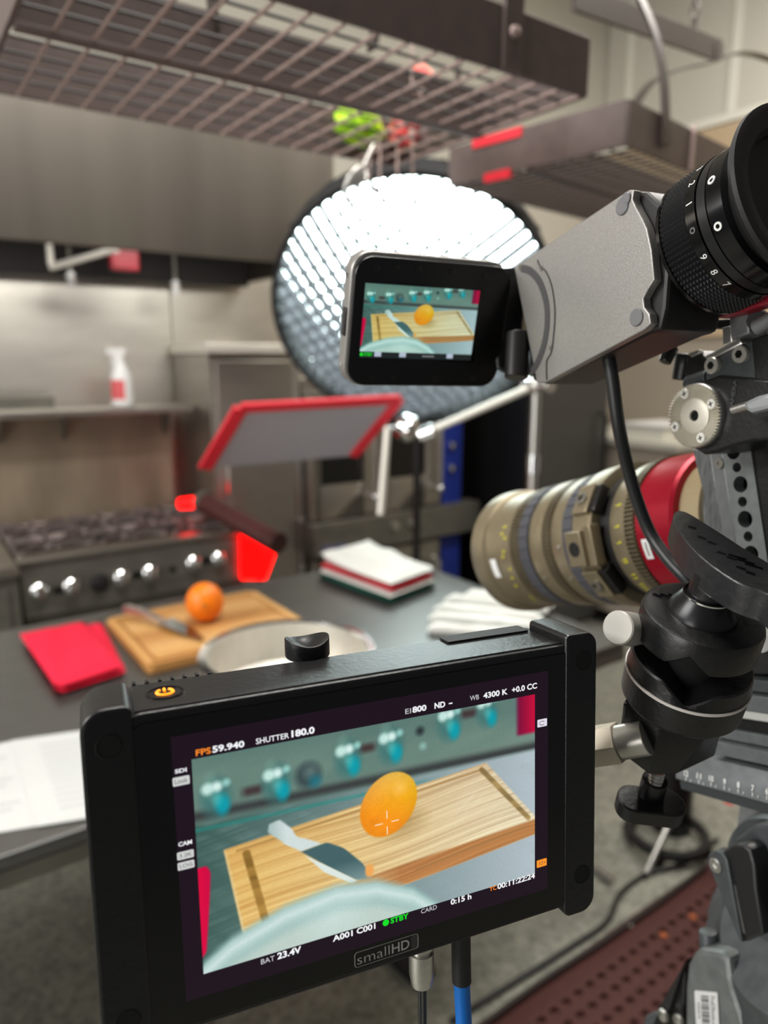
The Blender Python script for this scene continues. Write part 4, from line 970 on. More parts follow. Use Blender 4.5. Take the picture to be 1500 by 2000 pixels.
# --- zoom lens
LM = at(1352, 1029, .5); LF = frame(LM, -rv, wv, av)
lens = thing('zoom_lens', 'khaki cinema zoom lens with a red ring and yellow scales', 'lens', LM+av*.1-wv*.055)
def gear(r0, r1, s0, s1, n, duty=.5):
    mb = MB(); vs = []; fs = []; N = n*4
    prof = [0, duty*.9, duty, 1-.02]
    for s in (s0, s1):
        for i in range(n):
            for k, rr in enumerate((r1, r1, r0, r0)):
                t = 2*PI*(i+prof[k])/n; vs.append(LF @ Vector((rr*math.cos(t), rr*math.sin(t), s)))
    fs = [(i, (i+1) % N, (i+1) % N+N, i+N) for i in range(N)]+[tuple(range(N-1, -1, -1)), tuple(range(N, 2*N))]
    return mb.add(vs, fs)
def barrel(nm, m, *prof): return MB().lathe(LF, [(r, s) for r, s in prof], 72).build(nm, m, lens, 0, 30)
barrel('front_flange', lens_khaki, (.0535, .188), (.0560, .190), (.0575, .198), (.0575, .207), (.0555, .210), (.052, .2095), (.050, .19), (1e-6, .185))
barrel('neck', lens_khaki, (.0525, .170), (.0528, .185), (.0535, .189))
barrel('focus_ring', lens_khaki, (.050, .150), (.0525, .151), (.0520, .158), (.0525, .171), (.051, .172))
gear(.0500, .0529, .1365, .150, 104).build('focus_gear', lens_gear, lens, 0, 20)
gear(.0524, .0532, .123, .136, 34, .9).build('rubber_grip', lens_rubber, lens, 0, 20)
barrel('mid_barrel', lens_khaki, (.050, .1035), (.0522, .1045), (.0528, .110), (.0528, .119), (.0518, .1225))
gear(.0498, .0527, .0935, .1035, 104).build('zoom_gear', lens_gear, lens, 0, 20)
barrel('zoom_ring', lens_khaki, (.050, .0765), (.0524, .0772), (.0526, .090), (.051, .0935))
gear(.0526, .0534, .0645, .0765, 34, .9).build('rubber_grip', lens_rubber, lens, 0, 20)
barrel('foot_collar', lens_khaki, (.050, .040), (.0545, .041), (.0552, .046), (.0545, .062), (.052, .0642))
barrel('gap_ring', mat('dark gap', (24, 23, 22), .5), (.046, .027), (.047, .028), (.047, .041))
barrel('iris_ring', lens_khaki, (.047, .010), (.0512, .0108), (.0506, .020), (.0490, .0272), (.046, .0276))
gear(.0488, .0518, .0015, .010, 104).build('iris_gear', lens_gear, lens, 0, 20)
barrel('red_ring', lens_red, (.0435, -.0300), (.0475, -.0302), (.0492, -.028), (.0505, .0005), (.049, .0015), (.044, .0016))
gear(.0418, .0426, -.0455, -.029, 150).build('rear_ring', lens_tan, lens, 0, 20)
barrel('lens_mount', grey_mid, (.030, -.0608), (.0365, -.0602), (.0385, -.050), (.0385, -.0455))
def lpt(th, s, r): return LF @ Vector((r*math.cos(th), r*math.sin(th), s))
def block(nm, m, th, s, r, sx, sy, sz, parent, bev=.001):
    o = lpt(th, s, r); x = (o-LF @ Vector((0, 0, s))).normalized(); F = frame(o, av.cross(x) if False else x.cross(av)*-1, av, x) if False else axis_frame(o, x, av)
    return MB().box((0, 0, 0), (sx, sy, sz), F).build(nm, m, parent, bev), F
ft, F = block('foot_block', lens_khaki, -.10, .052, .0575, .026, .018, .010, lens)
MB().lathe(F @ Matrix.Translation((0, 0, .0051)), [(.0055, 0), (.0055, .0004), (.0042, .0004), (.0042, -.004), (1e-6, -.004)], 18).build('socket_hole', dark_hole, ft)
block('foot_tab', lens_khaki, -.08, .039, .0545, .030, .008, .009, lens)
for th in (.55, -.62):
    bt, F = block('foot_pad', lens_khaki, th, .0505, .0550, .024, .017, .006, lens)
    MB().lathe(F @ Matrix.Translation((0, 0, .003)), [(.0048, 0), (.0048, .0016), (.0030, .002), (.0026, -.001), (1e-6, -.001)], 16).build('bolt', steel_dark, bt)
    block('foot_tab', black, th, .0375, .0530, .022, .006, .008, lens)
def patch(nm, m, th0, th1, s0, s1, r, parent, n=8):
    mb = MB(); vs = []
    for i in range(n+1):
        th = th0+(th1-th0)*i/n; vs += [lpt(th, s0, r), lpt(th, s1, r)]
    mb.add(vs, [(2*i, 2*i+1, 2*i+3, 2*i+2) for i in range(n)]); return flat(mb, nm, m, parent)
patch('white_sticker', bottle_white, -.42, -.10, .1745, .1835, .05335, lens)
patch('white_sticker', bottle_white, -.37, -.10, -.0095, -.0035, .0511, lens)
patch('sticker_print', grey_ink, -.33, -.14, -.0073, -.0060, .0513, lens)
rnd = random.Random(3)
mb = MB()
for k, th in enumerate((.42, .30, .22, .0, -.08, -.30, -.46, -.62, -.90, -1.02)):
    s = .160+.003*math.sin(k*2.1)
    for j in range(3):
        t0 = th+.016*j-.02; vs = [lpt(t0, s-.0022, .0529), lpt(t0+.010, s-.0022, .0529), lpt(t0+.010, s+.0022-.002*(j % 2), .0529), lpt(t0, s+.0022-.002*(j % 2), .0529)]; mb.add(vs, [(0, 1, 2, 3)])
flat(mb, 'yellow_scale', yellow_ink, lens)
mb = MB()
for k, th in enumerate((.42, .12, -.10, -.34, -.38, -.58, -.64, -.76, -.82, -.88, -.95, -1.0, -1.05, -1.1)):
    s = .0175
    for j in range(2):
        t0 = th+.018*j-.012; vs = [lpt(t0, s-.0026, .0514), lpt(t0+.011, s-.0026, .0514), lpt(t0+.011, s+.0022-.003*j, .0514), lpt(t0, s+.0022-.003*j, .0514)]; mb.add(vs, [(0, 1, 2, 3)])
flat(mb, 'yellow_scale', yellow_ink, lens)
mb = MB()
for k in range(16):
    th = .12-.06*k; vs = [lpt(th, .2005, .05765), lpt(th+.03, .2005, .05765), lpt(th+.03, .2045, .05765), lpt(th, .2045, .05765)]; mb.add(vs, [(0, 1, 2, 3)])
flat(mb, 'rim_lettering', grey_ink, lens)
mb = MB()
for k in range(5):
    th = -.02-.075*k; vs = [lpt(th, -.0165, .0502), lpt(th+.04, -.0165, .0502), lpt(th+.04, -.0145, .0504), lpt(th, -.0145, .0504)]; mb.add(vs, [(0, 1, 2, 3)])
flat(mb, 'ring_lettering', mat('pink ink', (226, 150, 160), .6), lens)
for th, s in ((-.50, .114), (-.55, .082), (-.05, .082)):
    o = lpt(th, s, .0528); x = (o-LF @ Vector((0, 0, s))).normalized(); MB().lathe(axis_frame(o, x), [(.0014, 0), (.0012, .001), (1e-6, .0014)], 10).build('index_dot', silver, lens)

# --- camera body and its side plates
RO = at(1358, 812, .385)
def rl(px, py, dr=0.0):                 # pixel -> point of the plane r = RO.r + dr
    return onp(px, py, RO+rv*dr, rv)
def slab(px, dr, th, nm, m, parent, bev=.0008): return MB().prism([rl(x, y, dr) for x, y in px], rv*th).build(nm, m, parent, bev)
camb = thing('cinema_camera', 'black cinema camera body with a carbon side and drilled plate at right', 'camera', LM-av*.14-wv*.08)
def rf(a, r, w): return LM+av*a+rv*r+wv*w
RF = frame(LM, rv, av, wv)
MB().span((-.045, -.24, -.075), (.075, -.062, .07), RF).build('body', black, camb, .004)
MB().lathe(LF, [(.048, -.075), (.048, -.062), (.036, -.0615)], 40).build('mount_plate', grey_mid, camb)
DP = .030
cb = slab([(1352, 878), (1388, 878), (1415, 1062), (1378, 1020), (1372, 960)], DP+.004, .012, 'carbon_panel', vf_side, camb)
slab([(1386, 880), (1410, 876), (1440, 1082), (1413, 1064)], DP+.002, .01, 'edge_strip', grey_mid, camb)
M_ = frame(RO+rv*DP, av*-1, wv, -rv); iM = M_.inverted()
L2 = lambda px, py: tuple((iM @ rl(px, py, DP)).xy)
pl = plate_holes(MB(), [L2(*q) for q in [(1404, 1090), (1440, 1125), (1505, 1160), (1500, 1112), (1464, 868), (1406, 872), (1437, 1075)]][0:0] or [L2(*q) for q in [(1408, 868), (1464, 864), (1502, 1115), (1502, 1165), (1448, 1128)]],
    [L2(*q)+(r,) for q, r in (((1432, 882), .0044), ((1439, 913), .0028), ((1446, 946), .0046), ((1450, 980), .0029), ((1455, 1014), .0047), ((1461, 1048), .0029), ((1467, 1082), .0046))], 0, -.008, M_)
pl.build('drilled_plate', mat('worn grey plate', (128, 132, 132), .38, .6, .1, 200, (1, 1, 1), .1), camb, 0, 30)
slab([(1466, 866), (1500, 860), (1540, 1165), (1505, 1165)], DP+.001, .02, 'plate_return', black, camb)
p = rl(1405, 905, DP+.001); MB().lathe(axis_frame(p, -rv), [(.003, 0), (.003, .0006), (.0012, .0006), (.0010, -.0004), (1e-6, -.0004)], 14).build('side_screw', steel_dark, camb)
slab([(1378, 1000), (1440, 1060), (1600, 1240), (1600, 1318), (1400, 1318)], DP+.03, .06, 'lower_body', black_matte, camb)
p = rl(1490, 1230, .01)
MB().lathe(axis_frame(at(1488, 1243, .36), -rv), [(.0075, 0), (.0078, .001), (.0078, .003), (.0030, .003), (.0028, .0005), (1e-6, .0005)], 24).build('white_bolt', bottle_white, camb)
# rosette block
rb_ = slab([(1330, 782), (1350, 752), (1402, 733), (1520, 742), (1520, 858), (1470, 862), (1430, 872), (1400, 884), (1374, 888), (1345, 870)], .003, .04, 'rosette_block', black, camb, .0015)
RSF = frame(RO, rv.cross(wv)*1 if False else (wv.cross(-rv)), wv, -rv)
vs = []; fs = []; N = 120
ro_ = MB().lathe(RSF, [(.0172, -.004), (.0172, 0), (.0168, .0006), (.0168, -.001)], 60).build('rosette_rim', silver, camb)
mb = MB()
for i in range(N):
    th = 2*PI*i/N; h = .0021 if i % 2 else -.0009
    vs += [RSF @ Vector((.0085*math.cos(th), .0085*math.sin(th), h*.6)), RSF @ Vector((.0168*math.cos(th), .0168*math.sin(th), h*1.3))]
fs = [(2*i, 2*i+1, 2*((i+1) % N)+1, 2*((i+1) % N)) for i in range(N)]
ros = mb.add(vs, fs).build('rosette_teeth', mat('rosette metal', (226, 222, 210), .5, .4), camb, 0, 0)
MB().ring(RSF, [(.0095, -.003), (.0095, .0008), (.0088, .0011), (.0031, .0011), (.0028, .0006), (.0028, -.003)], 40).build('rosette_hub', mat('rosette hub', (206, 200, 186), .45, .5), camb, 0, 25)
MB().lathe(RSF, [(.00285, -.0003), (1e-6, -.0003)], 20).build('hub_hole', dark_hole, camb)
for k in range(4):
    th = 1.80+k*PI/2; c = RSF @ Vector((.0132*math.cos(th), .0132*math.sin(th), .001))
    sm = MB().lathe(axis_frame(c, -rv), [(.0029, -.001), (.0029, .0009), (.0025, .0014), (1e-6, .0014)], 18).build('rosette_screw', mat('pale screw', (220, 217, 208), .5, .3), camb)
    X = MB(); SFk = axis_frame(c, -rv) @ Matrix.Rotation(.5, 4, 'Z'); X.box((0, 0, .0014), (.0028, .0006, .0003), SFk); X.box((0, 0, .0014), (.0006, .0028, .0003), SFk); X.build('cross_slot', vf_dark, sm)
# block lettering, faint
mb = MB(); BF = frame(rl(1424, 850, .0025), (rl(1440, 740, .0025)-rl(1424, 850, .0025)).normalized(), rv.cross((rl(1440, 740, .0025)-rl(1424, 850, .0025)).normalized())*-1, -rv)
text(mb, 'CAMERA', BF, .012, .028, 0, .0022, .0, 0); flat(mb, 'faint_lettering', mat('faint ink', (70, 70, 70), .6), rb_)
# upper bracket with two chrome screws
tb = slab([(1378, 712), (1392, 700), (1474, 662), (1490, 752), (1378, 752)], .006, .02, 'top_bracket', grey_cast, camb, .001)
for q in ((1397, 714), (1452, 692)):
    c = rl(*q, .006); SFk = axis_frame(c, -rv)
    MB().lathe(SFk, [(.0042, 0), (.0044, .001), (.0044, .0030), (.0040, .0035), (1e-6, .0035)], 24).build('cap_screw', mat('steel screw', (196, 192, 182), .3, .55), tb, 0, 30)
    MB().lathe(SFk, [(.0022, .0036), (1e-6, .0036)], 6).build('hex_socket', dark_hole, tb)
slab([(1466, 662), (1560, 630), (1580, 800), (1480, 800)], .004, .03, 'side_wall', black, camb, .001)
slab([(1376, 695), (1444, 660), (1450, 672), (1382, 706)], .003, .012, 'clamp_bar', silver, camb, .001)
c0, c1 = rl(1332, 742, .02), rl(1340, 690, .02)
lv = MB().cyl(c0, c1, .0058, .0056, 20).build('clamp_knob', black, camb, .0008)
slab([(1336, 735), (1342, 690), (1360, 684), (1384, 705), (1384, 738)], .014, .02, 'clamp_jaw', black, camb, .001)
slab([(1344, 692), (1362, 683), (1366, 690), (1350, 698)], .012, .004, 'jaw_edge', silver, camb, .0004)
MB().cyl(rl(1346, 752, .014), rl(1388, 738, .014), .0052).build('clamp_barrel', grey_cast, camb, .0006)
slab([(1422, 614), (1460, 602), (1464, 652), (1428, 664)], .0, .014, 'rod_clamp', grey_mid, camb, .0012)
slab([(1410, 640), (1426, 636), (1430, 668), (1412, 674)], .008, .006, 'clamp_shim', silver, camb, .0005)
MB().cyl(rl(1478, 626, .0), rl(1478, 626, .012), .0046, .0046, 20).build('rod_end', vf_dark, camb); MB().cyl(rl(1478, 640, -.004), rl(1540, 606, -.004), .0040).build('rod', grey_mid, camb)
slab([(1332, 636), (1345, 628), (1425, 622), (1425, 642), (1340, 642)], .012, .01, 'cross_bar', black, camb, .001)
slab([(1390, 617), (1412, 604), (1445, 590), (1475, 570), (1520, 548), (1520, 590), (1478, 600), (1440, 612), (1396, 622)], -.010, .010, 'crimson_lever', crimson, camb, .002)
c0, c1 = rl(1432, 801, -.012), rl(1462, 792, -.012)
lp = MB().cyl(c0, c1, .0022, .0024, 16).build('lever_pin', silver, camb)
slab([(1450, 785), (1478, 772), (1520, 762), (1520, 795), (1466, 808), (1454, 803)], -.014, .007, 'lever_handle', mat('lever grey', (150, 152, 152), .4, .3), camb, .0022)

# --- electronic viewfinder
VO = at(1010, 517, .43)
vft = thing('viewfinder', 'grey camera viewfinder with a large black eyepiece, upper right', 'viewfinder', VO-av*.06-wv*.07+rv*.03)
def vp(px, py, dr=0.0): return onp(px, py, VO+rv*dr, rv)
hs = MB().prism([vp(x, y, .0052) for x, y in [(1006, 520), (1232, 372), (1262, 374), (1290, 400), (1306, 520), (1300, 600), (1290, 645), (1266, 652), (1064, 750), (1040, 744)]], rv*.037).build('housing', vf_dark, vft, .002)
sp = MB().prism([vp(x, y) for x, y in [(1004, 521), (1228, 371), (1238, 371), (1235, 389), (1242, 405), (1254, 427), (1263, 446), (1272, 488), (1278, 546), (1266, 564), (1256, 583), (1258, 600), (1268, 613), (1271, 632), (1257, 645), (1066, 747), (1048, 747)]], rv*.005).build('side_panel', vf_grey, vft, .0006)
VFp = lambda px, py: axis_frame(vp(px, py), -rv)
for q, r in (((1216, 403), .0042), ((1224, 388), .0030), ((1244, 620), .0042)):
    MB().lathe(VFp(*q), [(r, -.0005), (r, .0006), (r*.9, .0009), (1e-6, .0009)], 22).build('plug_cap', mat('plug grey', (112, 112, 114), .45, .3), sp)
for q in ((1058, 524), (1077, 680), (1038, 731), (1016, 522)):
    MB().lathe(VFp(*q), [(.0016, -.0003), (.0016, .0004), (.0006, .0004), (.0005, -.0002), (1e-6, -.0002)], 14).build('screw', steel_dark, sp)
arc = [vp(*q, -.0004) for q in ((1018, 524), (1036, 530), (1054, 552), (1066, 590), (1068, 630), (1062, 672), (1050, 706), (1038, 726))]
MB().strap(smooth_path(arc, 5), rv.cross(av), .0001, .0006) if False else None
mb = MB(); P_ = smooth_path(arc, 5); vs = []
for i, p in enumerate(P_):
    tt = (P_[min(i+1, len(P_)-1)]-P_[max(i-1, 0)]).normalized(); nn = tt.cross(rv).normalized(); vs += [p+nn*.0022, p-nn*.0022, p-nn*.0022+rv*.0012, p+nn*.0022+rv*.0012]
n = len(P_); fs = [(i*4+k, i*4+(k+1) % 4, i*4+4+(k+1) % 4, i*4+4+k) for i in range(n-1) for k in range(4)]+[(0, 1, 2, 3), (4*n-4, 4*n-3, 4*n-2, 4*n-1)]
mb.add(vs, fs).build('hinge_arc', mat('dark slot', (66, 65, 66), .5), sp)
arc2 = [vp(*q, -.0002) for q in ((1050, 508), (1056, 522), (1066, 530), (1078, 560), (1084, 610), (1080, 668), (1076, 690), (1068, 706), (1068, 742))]
MB().tube(smooth_path(arc2, 5), .0004, 5).build('panel_seam', vf_dark, sp)
# eyepiece: rings along -a
EO = at(1388, 481, .345); EF = frame(EO, rv, wv, -av)          # z towards the eye
def ering(nm, m, *pr): return MB().lathe(EF, [(r, s) for r, s in pr], 72).build(nm, m, vft, 0, 30)
ering('rear_collar', vf_dark, (.024, -.016), (.0285, -.012), (.0295, -.003), (.0325, -.0008))
kr = MB(); n = 84; rows = 8; vs = []; fs = []
s0, s1 = .0015, .0165
r0 = .0328
for j in range(rows+1):
    for i in range(n):
        th = 2*PI*i/n; vs.append(EF @ Vector((r0*math.cos(th), r0*math.sin(th), s0+(s1-s0)*j/rows)))
for j in range(rows):
    for i in range(n):
        th = 2*PI*(i+.5)/n; vs.append(EF @ Vector(((r0+.0017)*math.cos(th), (r0+.0017)*math.sin(th), s0+(s1-s0)*(j+.5)/rows)))
        k = (rows+1)*n+j*n+i; a, b, c, d = j*n+i, j*n+(i+1) % n, (j+1)*n+(i+1) % n, (j+1)*n+i
        fs += [(a, b, k), (b, c, k), (c, d, k), (d, a, k)]
kr.add(vs, fs).build('knurled_grip', mat('knurl black', (34, 34, 36), .3), vft, 0, 0)
ering('grip_lip', black_gloss, (.0325, -.001), (.0340, -.0004), (.0340, .0014), (.0332, .0016))
nr = ering('number_ring', black_gloss, (.032, .0164), (.0338, .0168), (.0338, .0222), (.032, .0224))
ering('index_ring', mat('worn black', (24, 24, 25), .3), (.031, .0226), (.0334, .0229), (.0334, .0275), (.031, .0278))
dr = ering('dot_ring', black_gloss, (.031, .028), (.0336, .0283), (.0330, .0355), (.029, .036))
ering('eyecup_neck', black_matte, (.029, .0355), (.0305, .039), (.033, .0425))
ering('eyecup', black_matte, (.0325, .042), (.0385, .0440), (.0402, .0465), (.0400, .0485), (.037, .0490), (.031, .0475), (.0285, .0445), (.0275, .030), (.019, .022), (1e-6, .021))
def on_ring(s_c, r): 
    def f(thc):
        def wrap(p): th = thc+p.x/r; return EF @ Vector((r*math.cos(th), r*math.sin(th), s_c-p.y))
        return wrap
    return f
wr_ = on_ring(.0195, .03395)
for s_, deg in (('4', 118), ('3', 133), ('2', 150), ('1', 168), ('9', 210), ('8', 224), ('7', 238)):
    o = MB(); vs_, fs_ = text_mesh(s_, .01)
    ax, bx = min(v.x for v in vs_), max(v.x for v in vs_); ay, by = min(v.y for v in vs_), max(v.y for v in vs_)
    th0 = math.radians(deg); H_ = .0034; W_ = H_*(bx-ax)/(by-ay)
    # digits read with their tops towards the front of the finder, running round the ring
    out = []
    for v in vs_:
        gx = (v.x-ax)/(bx-ax)-.5; gy = (v.y-ay)/(by-ay)-.5
        th = th0+gx*W_/.0339; out.append(EF @ Vector((.03395*math.cos(th), .03395*math.sin(th), .0195+gy*H_)))
    flat(o.add(out, fs_), 'number', white_ink, nr)
for deg, m, par, s in ((160, white_ink, dr, .0312), (196, white_ink, dr, .0312), (189, grey_ink, nr, .0195)):
    th = math.radians(deg); rr = .0336 if par is dr else .0339
    o = EF @ Vector((rr*math.cos(th), rr*math.sin(th), s)); x = (o-EF @ Vector((0, 0, s))).normalized()
    k = 1 if par is dr else .75
    MB().ring(axis_frame(o, x), [(.0019*k, -.0003), (.0019*k, .0002), (.0010*k, .0002), (.0010*k, -.0003)], 18).build('ring_dot', m, par)
# flip out screen
LMt, LH = quad_frame([(697, 497), (1003, 523), (955, 755), (663, 752)], .101)
LS = LMt @ S; LHm = LH*1000
fs_ = MB().poly(rrect(0, -LHm, 101, 0, 11), -2, 0, LS).build('flip_screen', mat('black screen bezel', (10, 10, 11), .3), vft, .0006)
sh = MB().poly(rrect(-1.6, -LHm-.8, 100, 2.6, 12), -14, -2, LS).build('screen_shell', vf_grey, vft, .0016)
ll = lambda px, py: LS.inverted() @ onp(px, py, LS @ Vector((0, 0, .3)), LMt.col[2].to_3d())
for q in ((688, 540), (662, 715)): 
    p = ll(*q); MB().lathe(LS @ Matrix.Translation((-1.7, p.y, -8)) @ Matrix.Rotation(-PI/2, 4, 'Y'), [(1.5, -.1), (1.5, .25), (.6, .25), (.5, 0), (1e-6, 0)], 14).build('screw', chrome, sh)
MB().span((-2.6, -LHm*.62, -10), (-1.4, -LHm*.40, -4), LS).build('side_button', black, sh, .0004)
d0, d1, d2, d3 = [ll(*q) for q in ((725, 555), (945, 567), (912, 705), (702, 697))]
sx0, sx1, sy0, sy1 = (d0.x+d3.x)/2, (d1.x+d2.x)/2, (d0.y+d1.y)/2, (d2.y+d3.y)/2
sx0 = min(d0.x, d3.x); 
MB().poly(rrect(sx0-2, sy1-1.5, sx1+2.5, sy0+1.5, 1), 0, .12, LS).build('screen_glass', black_gloss, fs_)
def small_pic(s_, t_):
    c = picture(np.clip(s_*1.0, 0, 1), np.clip(t_/.915, 0, 1)); g = c.mean(-1, keepdims=True)
    c = np.clip((c*.96+.02)*np.array([.92, 1.0, .98]), 0, 1)
    m = (t_ > .915)[..., None]; c = np.where(m, np.array([34, 38, 38])/255.0, c)
    for a, w in ((.155, .03), (.37, .03), (.80, .03)): c = np.where((m[..., 0] & (np.abs(s_-a) < w) & (t_ < .98))[..., None], np.array([176, 186, 204])/255.0, c)
    c = np.where((m[..., 0] & (np.abs(s_-.60) < .055) & (np.abs(t_-.96) < .008))[..., None], np.array([130, 130, 130])/255.0, c)
    return c
live_screen('live_picture', fs_, lambda s_, t_: LS @ Vector((sx0+(sx1-sx0)*s_, sy0+(sy1-sy0)*t_, .2)), 260, 170, .2, small_pic)
g0 = sx0+.4; yb = sy1+1.0
flat(MB().lathe(LS @ Matrix.Translation((g0+.7, yb+.9, 0)), [(1.0, .28), (1.0, .3)], 16), 'record_dot', ink_g, fs_)
flat(text(MB(), 'STBY', LS, g0+2.2, g0+7.6, yb, yb+1.9, .02, .3), 'readout', ink_g, fs_)
for x, y in ((12, -6), (24, -5), (38, -4.8), (60, -5), (82, -5.5), (16, -LHm+5), (30, -LHm+5), (58, -LHm+5), (84, -LHm+6)):
    MB().lathe(LS @ Matrix.Translation((x, y, 0)), [(2.3, -.05), (2.3, .25), (2.0, .35), (1e-6, .35)], 18).build('key', black, fs_)
# hinge between screen and finder
ha, hb_ = at(1012, 650, .432), at(1008, 738, .43)
MB().cyl(ha, hb_, .0070, .0070, 24).build('hinge_barrel', vf_dark, vft, .0008)
MB().prism([at(x, y, .452) for x, y in ((950, 522), (1012, 520), (1024, 600), (1010, 740), (968, 720), (960, 640))], (rv*.6+FW).normalized()*.02).build('hinge_arm', black, vft, .002)
# cable from the finder and stub
c = [at(x, y, d) for x, y, d in ((1187, 690, .385), (1196, 740, .385), (1208, 830, .39), (1225, 910, .40), (1247, 985, .405), (1272, 1045, .405), (1305, 1092, .395), (1340, 1130, .385), (1385, 1180, .38))]
tag(MB().tube(smooth_path(c, 7), .0036, 16).build('finder_cable', cable_black), 'black cable curving down from the viewfinder over the lens', 'cable')
t = thing('loose_plug', 'short black cable end hanging under the viewfinder', 'cable', at(1300, 700, .40))
MB().tube(smooth_path([at(1330, 622, .40), at(1322, 655, .40), at(1312, 680, .40)], 5), .0026, 12).build('cable', cable_black, t); MB().cyl(at(1312, 678, .40), at(1298, 708, .40), .0040, .0034).build('boot', black, t, .0006)

# ================================================================== clamp mount that carries the monitor
mv = camv(.05, .89, -.45); MO = at(1340, 1330, .335)
mx = (RT-mv*RT.dot(mv)).normalized(); my = mv.cross(mx); MF = frame(MO, mx, my, mv)
mnt = thing('monitor_mount', 'black clamp mount with a big paddle screw holding the monitor', 'mount', MO-mv*.1)
def mlp(px, py, s): return onp(px, py, MO+mv*s, mv)
def mring(nm, m, c, *pr, seg=56, bev=0):
    F = MF.copy(); F.translation = c; return MB().lathe(F, [(r, s) for r, s in pr], seg).build(nm, m, mnt, bev, 30)
# paddle
pd = MB().prism(smooth_path([mlp(x, y, .0665) for x, y in [(1316, 1004), (1322, 998), (1334, 998), (1352, 1006), (1400, 1036), (1452, 1070), (1530, 1122), (1560, 1200), (1540, 1190), (1500, 1160), (1450, 1142), (1400, 1112), (1358, 1078), (1330, 1044), (1318, 1018)]], 4), -mv*.0135).build('paddle', mat('worn black plastic', (30, 31, 33), .34, 0, .2, 200, (1, 1, 1), .15), mnt, .0012)
mb = MB()
for k in range(7):
    o = mlp(1352+19*k, 1030+15*k+(5 if k % 2 else 0), .0667); F = MF.copy(); F.translation = o; mb.box((0, 0, 0), (.0035, .0010, .0008), F @ Matrix.Rotation(-.7, 4, 'Z'))
for k in range(3):
    o = mlp(1440+16*k, 1088+9*k, .0667); F = MF.copy(); F.translation = o; mb.box((0, 0, 0), (.007, .0008, .0008), F @ Matrix.Rotation(-.6, 4, 'Z'))
mb.build('raised_mark', black_gloss, pd)
c = MO+mv*.041+ (mlp(1379, 1174, .044)-(MO+mv*.041))
mring('neck', black, c, (.0085, .0), (.0085, .014))
mring('cone', mat('machined black', (34, 34, 35), .28, .5), c, (.0150, -.006), (.0145, -.004), (.0105, .0025), (.0100, .0032), (.0086, .0032))
MB().ring(frame(c, mx, my, mv), [(.0098, .0028), (.0104, .0028), (.0104, .0036), (.0098, .0036)], 40).build('shiny_ring', chrome, mnt)
dc = mlp(1374, 1197, .038)
def groove(mb, F, z_lim, sgn, dep, wid, al):
    inv = F.inverted()
    for i, v in enumerate(mb.v):
        q = inv @ v
        if sgn*q.z > sgn*z_lim: mb.v[i] = F @ Vector((q.x, q.y, q.z-sgn*dep*max(0, 1-abs(q.x*math.cos(al)+q.y*math.sin(al))/wid)))
    return mb
JF = frame(dc, mx, my, mv)
groove(MB().lathe(JF, [(1e-6, -.016), (.006, -.016), (.012, -.016), (.018, -.016), (.0245, -.016), (.0262, -.0145), (.0262, -.003), (.0255, -.0005), (.0235, .0), (1e-6, .0)], 72), JF, -.012, -1, .0075, .009, -.52).build('upper_jaw', mat('black jaw', (13, 13, 14), .34, 0, .2, 300, (1, 1, 1), .1), mnt, 0, 30)
mb = MB()
for k in range(4):
    o = dc+mx*(-.0165+.0036*k)+my*.0125+mv*.0003; F = MF.copy(); F.translation = o; mb.box((0, 0, 0), (.0008, .004, .0006), F @ Matrix.Rotation(.9, 4, 'Z'))
mb.build('raised_mark', black_gloss, mnt)
jc = mlp(1347, 1300, .011)
JM = mat('black casting', (13, 13, 14), .38, 0, .2, 400, (1, 1, 1), .12)
mring('jaw_gap', dark_hole, jc, (.012, -.005), (.012, .014))
JF = frame(jc, mx, my, mv)
groove(MB().lathe(JF, [(.0250, -.0205), (.0268, -.018), (.0272, -.006), (.0272, -.0045), (.0268, -.004), (.0262, .0035), (.0255, .0045), (.019, .0045), (.013, .0045), (.006, .0045), (1e-6, .0045)], 72), JF, .003, 1, .0085, .011, -.40).build('lower_jaw', JM, mnt, 0, 30)
MB().ring(frame(jc, mx, my, mv), [(.0269, -.0055), (.0275, -.0055), (.0275, -.0042), (.0269, -.0042)], 56).build('pale_line', mat('worn bare edge', (214, 208, 202), .4, .2), mnt)
# side thumb cap, silver
e0, e1 = at(1206, 1226, .322), at(1262, 1232, .338)
MB().lathe(axis_frame(e0, e1-e0), [(.0072, 0), (.0078, .0006), (.0078, .012), (.0070, .013), (.0068, (e1-e0).length)], 32).build('side_cap', mat('bare aluminium cap', (172, 168, 160), .5, .2), mnt, 0, 30)
# body block and rod
bk = [mlp(x, y, -.012) for x, y in ((1216, 1372), (1298, 1400), (1412, 1404), (1424, 1372), (1330, 1340), (1240, 1335))]
b2 = [mlp(x, y, -.045) for x, y in ((1205, 1466), (1268, 1515), (1318, 1515), (1398, 1478), (1340, 1440), (1240, 1430))]
mb = MB(); n = 6; mb.add(bk+b2, [tuple(range(n)), tuple(range(2*n-1, n-1, -1))]+[(i, (i+1) % n, (i+1) % n+n, i+n) for i in range(n)]); mb.build('body_block', JM, mnt, .0015)
g0, g1 = at(1264, 1440, .336), at(1210, 1450, .343); g2 = at(1120, 1464, .356)
MB().cyl(g0, g1, .0082, .0082, 28)  .build('spigot', mat('bare spigot', (184, 180, 172), .3, .5), mnt, .0005)
MB().lathe(axis_frame(g1, g2-g1, wv), [(.0102, 0), (.0102, (g2-g1).length)], 6).build('hex_rod', mat('bare hex rod', (196, 186, 168), .45, .5), mnt, .0004, 10)
st0, st1 = at(1284, 1508, .352), at(1276, 1545, .354)
MB().lathe(axis_frame(st0, st1-st0), [(.0032+(.0004 if i % 2 else 0), i*.0008) for i in range(14)], 20).build('threaded_stud', silver, mnt, 0, 30)
